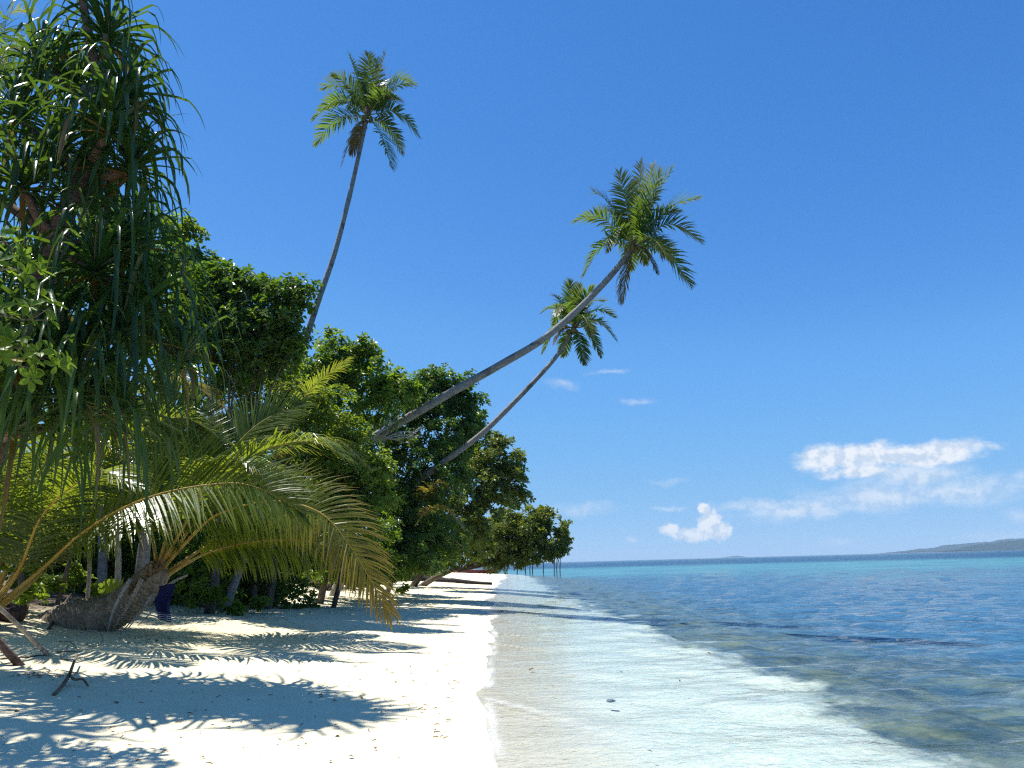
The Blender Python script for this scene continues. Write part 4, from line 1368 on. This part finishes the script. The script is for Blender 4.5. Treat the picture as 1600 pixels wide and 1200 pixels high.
def fork(p, d, L, r, depth, mb):
    n = 5
    pts = [p]
    for k in range(n):
        d = nrm(d + rg.normal(0, 0.16, 3))
        pts.append(pts[-1] + d * L / n)
    mb.add(*tube(pts, np.linspace(r, r * 0.55, n + 1), 5))
    if depth > 0:
        for k in range(3 if depth > 1 else 2):
            i = int(rg.integers(2, n + 1))
            fork(pts[i], nrm(d + np.array([0.35, 0, 0.05]) + rg.normal(0, 0.5, 3)), L * rg.uniform(0.5, 0.72), r * 0.58, depth - 1, mb)


for (a, b) in (((556, 697), (606, 683)), ((600, 684), (632, 688)), ((580, 692), (622, 676)), ((552, 698), (520, 712))):
    mb = MB()
    p0, p1 = P(a[0], a[1], 26.3), P(b[0], b[1], 26.0)
    fork(p0, nrm(p1 - p0), np.linalg.norm(p1 - p0), 0.04, 2, mb)
    mb.obj('bough', MAT['dead_twig'], dead)

for (lab, pxs, y, r_, mt) in (('pale thin sapling trunk standing left of the low palm', [(137, 945), (140, 890), (139, 850), (150, 780)], 16.6, 0.045, 'pale_bark'),
                              ('slender pale trunk leaning behind the thick low trunk', [(188, 912), (185, 870), (183, 830), (190, 740)], 18.5, 0.075, 'pale_bark'),
                              ('thicker grey trunk standing directly behind the low palm crown', [(216, 912), (221, 870), (228, 820), (240, 730)], 19, 0.12, 'palm_trunk'),
                              ('thin trunk touching the thicker grey trunk on its right side', [(230, 910), (231, 870), (236, 820), (250, 740)], 19.6, 0.06, 'pale_bark'),
                              ('dark thin trunk leaning left of the pale sapling', [(90, 915), (108, 880), (118, 850), (150, 790)], 18, 0.05, 'bark'),
                              ('grey twisted trunk behind the orange leaf stalks', [(42, 945), (33, 905), (24, 870), (10, 800)], 16.4, 0.07, 'bark'),
                              ('dark slim trunk under the hanging fronds near the sand', [(398, 905), (400, 880), (402, 850), (405, 800)], 24, 0.10, 'bark')):
    pts = [P(a, b, y) for (a, b) in pxs]
    g0 = pts[0].copy()
    g0[2] = float(ground_z(g0[0], g0[1]))
    root = thing('sapling', lab, 'tree', g0, 'thin trunks in the shade behind the low palm')
    pa = catmull([g0 - [0, 0, .2]] + pts[1:], 16)
    vv, qq, tt_ = tube(pa, np.linspace(r_ * 1.1, r_ * 0.75, 16), 8)
    obj('trunk', vv, [qq, tt_], MAT[mt], root)
    rg2 = np.random.default_rng(int(abs(pxs[0][0])))
    v, f, rnd, age = leaf_cloud([(pa[-1] + [0, 0, .1], (.6, .6, .35))], rg2, 0.15, per_sub=7, subs=8)
    obj('crown', v, f, MAT['leaf_dark'], root, smooth=False, fattr={'rnd': rnd, 'age': age})

# leafy seedlings
SEED_SPOTS = [(210, 893, 18, 0.55, 'leafy seedling with light leaves right behind the low palm trunk'), (176, 888, 18.5, 0.6, 'bright seedling between two thin trunks in the shade'),
              (78, 892, 18, 0.55, 'sunlit low plant left of the dark leaning trunk'), (52, 938, 16.2, 0.45, 'small bright plant beside the orange leaf stalks'),
              (120, 880, 19, 0.7, 'dark leafy plant left of the pale sapling'), (410, 940, 22, 0.35, 'small green plant on the sand below the hanging fronds'),
              (340, 900, 21, 0.6, 'leafy plant right of the blue cloth'), (300, 890, 20.5, 0.7, 'leafy plant above the brown log'), (372, 945, 21, 0.22, 'small sprig on the sand left of the green plant'),
              (630, 880, 34, 0.5, 'small bright plant at the foot of the big shade tree')]
for k, (a, b, y, h_, lab) in enumerate(SEED_SPOTS):
    g0 = np.array(gp(a, y))
    root = thing('seedling', lab, 'plant', g0, 'seedlings in the shade')
    rg2 = np.random.default_rng(500 + k)
    mb = MB()
    mb.add(*tube([g0 - [0, 0, .05], g0 + [0.02, 0, h_ * .5], g0 + [0.0, 0, h_]], [0.012, 0.01, 0.006], 5))
    mb.obj('stem', MAT['midrib_green'], root)
    v, f, rnd, age = leaf_cloud([(g0 + [0, 0, h_ * .7], (h_ * .55, h_ * .55, h_ * .45))], rg2, 0.17, per_sub=5, subs=16, subr=0.16)
    obj('foliage', v, f, MAT['leaf_light'], root, smooth=False, fattr={'rnd': rnd, 'age': age})
# coconut sprout: two upright blades
g0 = np.array(gp(178, 17.2))
root = thing('sprout', 'pale yellow green two bladed sprout above the low trunk', 'plant', g0)
for k in range(4):
    d = nrm(np.array([(-0.25, 0.25, -0.08, 0.1)[k], 0.1, 1.0]))
    pp = [g0 + [0, 0, 0.35], g0 + d * 0.62 + [0, 0, .1], g0 + d * 0.9]
    B = np.array([1.0, 0, 0])
    hw = [0.02, 0.045, 0.003]
    v = np.stack([np.stack([p + B * h2, p - B * h2]) for p, h2 in zip(pp, hw)]).reshape(-1, 3)
    obj('blade', v, np.array([[0, 1, 3, 2], [2, 3, 5, 4]]), MAT['leaf_near'], root, fattr={'rnd': [1, 1], 'age': [0.15, 0.15]})
vv, qq, tt_ = tube([g0 - [0, 0, .1], g0 + [0, 0, .2], g0 + [0, 0, .45]], [0.03, 0.022, 0.015], 6)
obj('stem', vv, [qq, tt_], MAT['midrib_green'], root)


# ------------------------------------------------------------------ logs, sticks, cloth, stones
def log(name, label, pts, r, mat, cat='log', sides=10, n=24, sink=0.3, group=None, seed=0):
    """pts: pixels on the ground"""
    w_ = np.array([on_ground(a, b) for (a, b) in pts])
    rr = np.interp(np.linspace(0, 1, n), np.linspace(0, 1, len(r)), r)
    p = catmull(w_, n) if len(w_) > 2 else catmull(w_, n)
    gz = ground_z(p[:, 0], p[:, 1])
    p[:, 2] = np.maximum(np.maximum(gz, -0.02) + rr * (1 - sink), p[:, 2] * 0 + gz)
    rr = rr * (1 + 0.18 * (vnoise(np.arange(n) * 0.6, np.zeros(n) + seed, seed) - .5))
    vv, qq, tt_ = tube(p, rr, sides)
    o = obj(name, vv, [qq, tt_], mat, loc=p[0])
    return tag(o, label, cat, group)


log('fallen_log', 'long dark fallen log across the far sand into the water', [(604, 905), (660, 908), (715, 911), (768, 914)], [0.30, 0.26, 0.2, 0.12], MAT['wet_log'], seed=3)
log('driftwood_log', 'orange brown log lying right of the blue cloth', [(278, 936), (300, 927), (330, 915)], [0.14, 0.15, 0.12], MAT['brown_wood'], seed=4)
log('rotten_log', 'dark rotten log end at the left edge behind the slanting root', [(-40, 962), (0, 968), (30, 972)], [0.22, 0.22, 0.17], MAT['dark_wood'], seed=5)
log('driftwood_log', 'long thin log half hidden behind the thick low trunk', [(130, 948), (165, 943), (205, 936)], [0.07, 0.08, 0.07], MAT['brown_wood'], seed=6)
log('driftwood_log', 'pale crooked log on the litter bank left of the sapling', [(62, 898), (85, 912), (112, 925)], [0.06, 0.06, 0.04], MAT['driftwood'], seed=7)
log('stick', 'thin straight stick on the litter behind the low trunk', [(72, 957), (100, 945), (122, 935)], [0.025, 0.022, 0.015], MAT['driftwood'], 'stick', 6, seed=8)
log('stick', 'short stick lying on sunlit sand below the low trunk', [(88, 1020), (104, 1019), (120, 1019)], [0.012, 0.012, 0.01], MAT['brown_wood'], 'stick', 6, seed=9)
log('root_shadow_strip', 'thin dark strip added on the sand as the shadow of the slanting root', [(0, 1031), (30, 1029), (72, 1025)], [0.014, 0.012, 0.01], MAT['dark_wood'], 'stick', 6, seed=10)  # dark rod added along the line of the slanting root's cast shadow


def lifted(name, label, strokes, mat, r, cat, lift):
    """branched stick: strokes are lists of pixel points; lift gives its height off the sand per point"""
    first = on_ground(*strokes[0][0])
    root = thing(name, label, cat, first)
    for k, st in enumerate(strokes):
        p = np.array([on_ground(a, b) for (a, b) in st])
        p[:, 2] += np.array(lift[k]) + 0.01
        p = catmull(p, 4 * len(p))
        vv, qq, tt_ = tube(p, np.linspace(r[k][0], r[k][1], len(p)), 7)
        obj('limb', vv, [qq, tt_], mat, root)
    return root


lifted('forked_branch', 'brown forked stick standing on the shaded sand', [[(84, 1087), (97, 1077), (107, 1068)], [(107, 1068), (113, 1054), (119, 1040)], [(106, 1067), (116, 1073), (128, 1072), (137, 1077)]],
       MAT['brown_wood'], [(0.022, 0.024), (0.022, 0.012), (0.02, 0.012)], 'branch', [[0, .03, .09], [.09, .13, .15], [.09, .07, .07, .03]])
lifted('curved_vine', 'thin curled vine stem looping over the sunlit sand', [[(95, 1030), (110, 1013), (124, 1003), (142, 998), (157, 1001), (159, 1008), (150, 1013), (139, 1011), (136, 1006)]],
       MAT['driftwood'], [(0.011, 0.008)], 'vine', [[0, .1, .14, .14, .1, .05, .02, 0, 0]])
lifted('dry_branch', 'small dark dry branch propped on the sand left of the low trunk', [[(76, 984), (86, 973), (96, 962), (110, 948)], [(86, 974), (78, 968), (72, 966)], [(96, 962), (103, 968), (108, 975)], [(104, 955), (104, 966), (105, 975)]],
       MAT['dark_wood'], [(0.03, 0.015), (0.016, 0.01), (0.02, 0.012), (0.02, 0.015)], 'branch', [[0, .1, .2, .3], [.1, .1, .02], [.2, .1, 0], [.25, .12, 0]])
lifted('dry_twig', 'tiny dry twig on the bright sand patch near the curled vine', [[(92, 1003), (110, 1006), (124, 1020)]], MAT['dark_wood'], [(0.006, 0.004)], 'twig', [[0, .02, 0]])

# blue cloth hanging on the low palm
nu, nv = 14, 22
U, V = np.meshgrid(np.linspace(0, 1, nu), np.linspace(0, 1, nv))
topL, topR = P(246, 916, YC - .55), P(272, 911, YC - .5)
botL, botR = P(241, 966, YC - .75), P(263, 973, YC - .7)
A_ = topL[None, None] * (1 - U)[..., None] + topR[None, None] * U[..., None]
B_ = botL[None, None] * (1 - U)[..., None] + botR[None, None] * U[..., None]
pts = A_ * (1 - V)[..., None] + B_ * V[..., None]
pts[..., 0] += 0.035 * np.sin(V * 7 + 1) + 0.02 * np.sin(U * 9)
pts[..., 1] += 0.05 * np.sin(U * 11 + V * 2) * (0.4 + V)
i = np.arange(nv - 1)[:, None] * nu + np.arange(nu - 1)[None, :]
q = np.stack([i, i + 1, i + nu + 1, i + nu], -1).reshape(-1, 4)
m, t, out = material('blue_cloth')
vv_ = t.attr('along')
st = t.math('GREATER_THAN', t.math('SINE', t.math('MULTIPLY', vv_, 120.0)), 0.2)
st = t.math('MULTIPLY', st, t.math('GREATER_THAN', vv_, 0.80))
c = t.mix(st, (0.012, 0.015, 0.070), (0.42, 0.44, 0.50))
t.l.new(principled(t, c, 0.85, 0.2, t.bump(t.noise(t.add('ShaderNodeTexCoord').outputs['Object'], 30, 3), 0.3, 0.01)), out.inputs[0])
o = obj('cloth', pts.reshape(-1, 3), q, m, vattr={'along': V.ravel()}, loc=topL)
sm = o.modifiers.new('thickness', 'SOLIDIFY')
sm.thickness = 0.006
tag(o, 'dark blue cloth with white striped hem hanging from the low palm', 'cloth')


def stone(name, label, px, py, r, mat, cat='stone', group=None, seed=0, flat=0.6):
    import bmesh
    bm = bmesh.new()
    bmesh.ops.create_icosphere(bm, subdivisions=2, radius=1)
    rg = np.random.default_rng(seed)
    for v_ in bm.verts:
        c = np.array(v_.co)
        k = 1 + 0.5 * (vnoise(c[0] * 1.7 + seed, c[1] * 1.7 + c[2] * 2.1, seed) - 0.5)
        v_.co = Vector(c * k)
    vs = np.array([v_.co for v_ in bm.verts])
    fs = np.array([[l.index for l in f.verts] for f in bm.faces])
    bm.free()
    g = on_ground(px, py)
    s = np.array([r * rg.uniform(.9, 1.4), r * rg.uniform(.8, 1.2), r * flat])
    an = rg.uniform(0, 6.28)
    vs = vs * s
    vs = np.stack([vs[:, 0] * math.cos(an) - vs[:, 1] * math.sin(an), vs[:, 0] * math.sin(an) + vs[:, 1] * math.cos(an), vs[:, 2]], 1)
    o = obj(name, vs + g + [0, 0, r * flat * 0.45], fs, mat, smooth=False, loc=g)
    return tag(o, label, cat, group)


ROCKS = [(152, 905, 'pale coral rock behind the sapling, on the litter bank'), (168, 907, 'pale coral rock right of the sapling foot'), (186, 905, 'pale coral rock at the foot of the slender pale trunk'),
         (108, 905, 'pale coral rock left of the sapling on the bank'), (95, 908, 'pale coral rock beside the pale crooked log'), (125, 902, 'pale coral rock just left of the sapling'),
         (345, 930, 'pale coral lump right of the orange brown log'), (310, 938, 'pale coral lump below the orange brown log')]
for k, (a, b, lab) in enumerate(ROCKS):
    stone('coral_rock', lab, a, b, 0.12 + 0.05 * (k % 3), MAT['coral'], 'rock', 'coral rocks at the edge of the trees', 40 + k)
stone('stone', 'flat blue grey stone under the clear shallow water', 955, 1096, 0.05, MAT['stone'], 'stone', None, 61, 0.4)

# curled dead leaves on the sand and in the shallows
LEAVES = [(835, 1047, 0.10, 'brown curled leaf in the shallow swash, largest there'), (560, 1092, 0.07, 'dead leaf alone on bright sand beside the frond shadow'), (532, 1152, 0.08, 'dead leaf by the tip of the screw pine shadow'),
          (640, 1042, 0.06, 'dead leaf on bright sand right of the low palm shadow'), (620, 1066, 0.05, 'small dead leaf on open sand in the middle of the beach'), (712, 1068, 0.05, 'small dark leaf on bright sand close to the waterline'),
          (708, 995, 0.06, 'dark leaf on bright sand near the water, further along'), (22, 1112, 0.09, 'dark dead leaf in the shade at the left edge'), (70, 1018, 0.10, 'tan dead leaf beside the foot of the slanting pale root'),
          (98, 1033, 0.10, 'crumpled tan leaf at the foot of the curled vine'), (176, 1100, 0.08, 'dark dead leaf in the broken shade right of the forked stick'), (1012, 1178, 0.05, 'small leaf drifting in the shallows at the bottom edge'),
          (1105, 1022, 0.07, 'dark leaf floating over the edge of the reef'), (968, 1052, 0.06, 'leaf floating in the middle of the pale shallows'), (1062, 1065, 0.05, 'leaf floating right of the middle of the shallows')]
rg = np.random.default_rng(90)
for k, (a, b, s_, lab) in enumerate(LEAVES):
    g = on_ground(a, b)
    me = BLADES[k % 5].copy()
    me.materials.clear()
    me.materials.append(MAT['litter'])
    o = bpy.data.objects.new('dead_leaf', me)
    COL.objects.link(o)
    o.location = Vector(g) + Vector((0, 0, 0.02 if g[2] > 0 else 0.025))
    o.scale = (s_, s_, s_ * 1.6)
    o.rotation_euler = (R(rg.uniform(-25, 25)), R(rg.uniform(0, 25)), rg.uniform(0, 6.28))
    tag(o, lab, 'leaf', 'dead leaves on the beach')

# twigs and leaf bits nobody would count
mb = MB()
for (cx, cy, rx, ry, n) in ((200, 940, 230, 30, 420), (430, 950, 150, 22, 260), (300, 1000, 220, 26, 120), (60, 1056, 60, 8, 60), (250, 1000, 60, 8, 80), (410, 965, 60, 8, 120), (470, 1110, 280, 70, 22), (640, 1080, 110, 100, 22), (620, 960, 90, 40, 50), (100, 925, 110, 22, 300), (380, 935, 120, 16, 260), (330, 1110, 420, 120, 130), (690, 1090, 70, 130, 40)):
    for k in range(n):
        a, b = cx + rg.normal(0, .5) * rx, cy + rg.normal(0, .5) * ry
        if b < 905 or b > 1195 or a < -30:
            continue
        g = on_ground(a, b)
        if g[2] < 0.02:
            continue
        an = rg.uniform(0, 3.14)
        L = rg.uniform(0.02, 0.10) * (1.3 if b < 960 else 0.7)
        d = np.array([math.cos(an), math.sin(an), rg.uniform(-.1, .25)]) * L
        if rg.random() < 0.55:
            mb.add(*tube([g + [0, 0, .008], g + d * .5 + [0, 0, .012], g + d + [0, 0, .006]], [0.004, 0.005, 0.003], 4))
        else:
            wv = np.array([-math.sin(an), math.cos(an), rg.uniform(-.3, .3)]) * L * .35
            mb.add([g + [0, 0, .012], g + d * .5 + wv + [0, 0, .02], g + d + [0, 0, .012], g + d * .5 - wv + [0, 0, .02]], [[0, 1, 2, 3]])
o = mb.obj('leaf_litter', MAT['litter'], smooth=False)
tag(o, 'scattered twigs and bits of dead leaves on the sand', 'litter', kind='stuff')

# ------------------------------------------------------------------ boat and posts at the far end
m, t, out = material('boat_paint')
zc = t.add('ShaderNodeSeparateXYZ')
t.l.new(t.add('ShaderNodeTexCoord').outputs['Object'], zc.inputs[0])
c = t.mix(t.math('GREATER_THAN', zc.outputs[2], 0.52), (0.24, 0.035, 0.028), (0.12, 0.03, 0.03))
c = t.mix(t.ramp(t.noise(t.add('ShaderNodeTexCoord').outputs['Object'], 3, 4), 0.5, 0.8, 0, 0.5), c, (0.15, 0.05, 0.04))
t.l.new(principled(t, c, 0.5, 0.4), out.inputs[0])
MAT['boat'] = m
MAT['boat_white'] = rough_mat('boat_white_paint', (0.60, 0.64, 0.68), (0.75, 0.77, 0.78), 2, 0.5, 0.1, 0.01, c3=(0.5, 0.55, 0.6))
MAT['boat_blue'] = rough_mat('boat_blue_paint', (0.05, 0.16, 0.36), (0.09, 0.22, 0.42), 2, 0.5, 0.1, 0.01)
YB = 131.0
pa, pb_ = P(706, 890, YB), P(779, 890, YB)
bx = (pa[0] + pb_[0]) / 2
boat = thing('boat', 'long red wooden boat with white canopy posts beached beyond the trees', 'boat', (bx, YB, 0))
Lb = pb_[0] - pa[0]
n = 25
s = np.linspace(-1, 1, n)
hw = 0.85 * (1 - np.abs(s) ** 2.6) + 0.02
sheer = 0.70 + 0.55 * np.maximum(0, -s) ** 4 + 0.25 * np.maximum(0, s) ** 4
prof = []
for k in range(n):
    kx = bx + s[k] * Lb / 2
    prof.append([(kx, YB - hw[k], sheer[k]), (kx, YB - hw[k] * .85, sheer[k] * .5), (kx, YB - hw[k] * .35, -0.15), (kx, YB + hw[k] * .35, -0.15), (kx, YB + hw[k] * .85, sheer[k] * .5), (kx, YB + hw[k], sheer[k])])
v = np.array(prof).reshape(-1, 3)
q = [(i * 6 + j, i * 6 + j + 1, (i + 1) * 6 + j + 1, (i + 1) * 6 + j) for i in range(n - 1) for j in range(5)]
obj('hull', v, np.array(q), MAT['boat'], boat)
dk = np.array([[(p[0][0], p[0][1] + .03, p[0][2] - .12), (p[5][0], p[5][1] - .03, p[5][2] - .12)] for p in prof]).reshape(-1, 3)
obj('deck', dk, np.array([(i * 2, i * 2 + 1, i * 2 + 3, i * 2 + 2) for i in range(n - 1)]), MAT['boat_white'], boat)
for sgn in (-1, 1):
    rail = np.array([(bx + s[k] * Lb / 2, YB + sgn * (hw[k] + .02), sheer[k] + .03) for k in range(n)])
    vv, qq, tt_ = tube(rail, 0.06, 6)
    obj('gunwale', vv, [qq, tt_], MAT['boat_white'], boat)
for k in range(7):
    for sgn in (-1, 1):
        xx = bx + (-0.72 + 0.2 * k) * Lb / 2
        vv, qq, tt_ = tube([(xx, YB + sgn * .7, .55), (xx, YB + sgn * .68, 2.1)], 0.05, 6)
        obj('post', vv, [qq, tt_], MAT['boat_white'], boat)
x0, x1 = bx - 0.78 * Lb / 2, bx + 0.56 * Lb / 2
cr = np.array([[(x, YB + yy, 2.1 + .22 * (1 - (yy / .85) ** 2)) for yy in np.linspace(-.85, .85, 7)] for x in np.linspace(x0, x1, 6)]).reshape(-1, 3)
o = obj('canopy', cr, np.array([(i * 7 + j, i * 7 + j + 1, (i + 1) * 7 + j + 1, (i + 1) * 7 + j) for i in range(5) for j in range(6)]), MAT['boat_blue'], boat)
o.modifiers.new('thickness', 'SOLIDIFY').thickness = 0.05
for k in range(4):
    xx = bx + (-0.5 + 0.3 * k) * Lb / 2
    mb = MB()
    c8 = np.array([(xx + a * .18, YB + b * .7, z) for z in (.62, .70) for a in (-1, 1) for b in (-1, 1)])
    mb.add(c8, [[0, 1, 3, 2], [4, 6, 7, 5], [0, 4, 5, 1], [2, 3, 7, 6], [0, 2, 6, 4], [1, 5, 7, 3]])
    mb.obj('bench', MAT['boat_blue'], boat, smooth=False)

POSTS = [(792, 891, 877, 'thin post in the water nearest to the red boat'), (808, 891, 873, 'second post in the water right of the boat'), (821, 891, 872, 'post hidden to its top in low leaves'),
         (828, 892, 866, 'taller post left of the gap in the leaves'), (832, 892, 868, 'post touching the taller one at the gap in the leaves'), (849, 893, 876, 'short post under the drooping leaf tip'),
         (866, 893, 869, 'left one of three tall posts standing clear in the water'), (870, 893, 866, 'middle one of three tall posts standing clear in the water'), (875, 892, 868, 'right one of three tall posts, farthest out in the water')]
for k, (a, b, top, lab) in enumerate(POSTS):
    y = 126 + 1.3 * (k % 4)
    p0, p1 = P(a, b, y), P(a + 0.6, top, y)
    vv, qq, tt_ = tube(np.array([[p0[0], y, -1.4], [p0[0], y, 0.4], [(p0[0] + p1[0]) / 2, y, p1[2] * .6], [p1[0], y, p1[2]]]), [0.085, 0.08, 0.075, 0.065], 8)
    o = obj('mooring_post', vv, [qq, tt_], MAT['dark_wood'], loc=(p0[0], y, 0))
    tag(o, lab, 'post', 'posts standing in the water')

haze_top = 132.0
hv = np.array([(x, y, z) for z in (-5.0, haze_top) for y in (-600.0, 14600.0) for x in (-14600.0, 14600.0)])
hf = np.array([[0, 2, 3, 1], [4, 5, 7, 6], [0, 1, 5, 4], [2, 6, 7, 3], [0, 4, 6, 2], [1, 3, 7, 5]])
m, t, out = material('haze')
pv = t.add('ShaderNodeVolumePrincipled')
pv.inputs['Color'].default_value = (0.58, 0.80, 1.0, 1)
pv.inputs['Density'].default_value = 0.00011
t.l.new(pv.outputs[0], out.inputs['Volume'])
o = obj('haze', hv, hf, m, smooth=False)
tag(o, None, None, kind='stuff')

print('objects', len(SC.objects), 'tris', sum(len(m_.loops) - 2 * len(m_.polygons) for m_ in bpy.data.meshes))
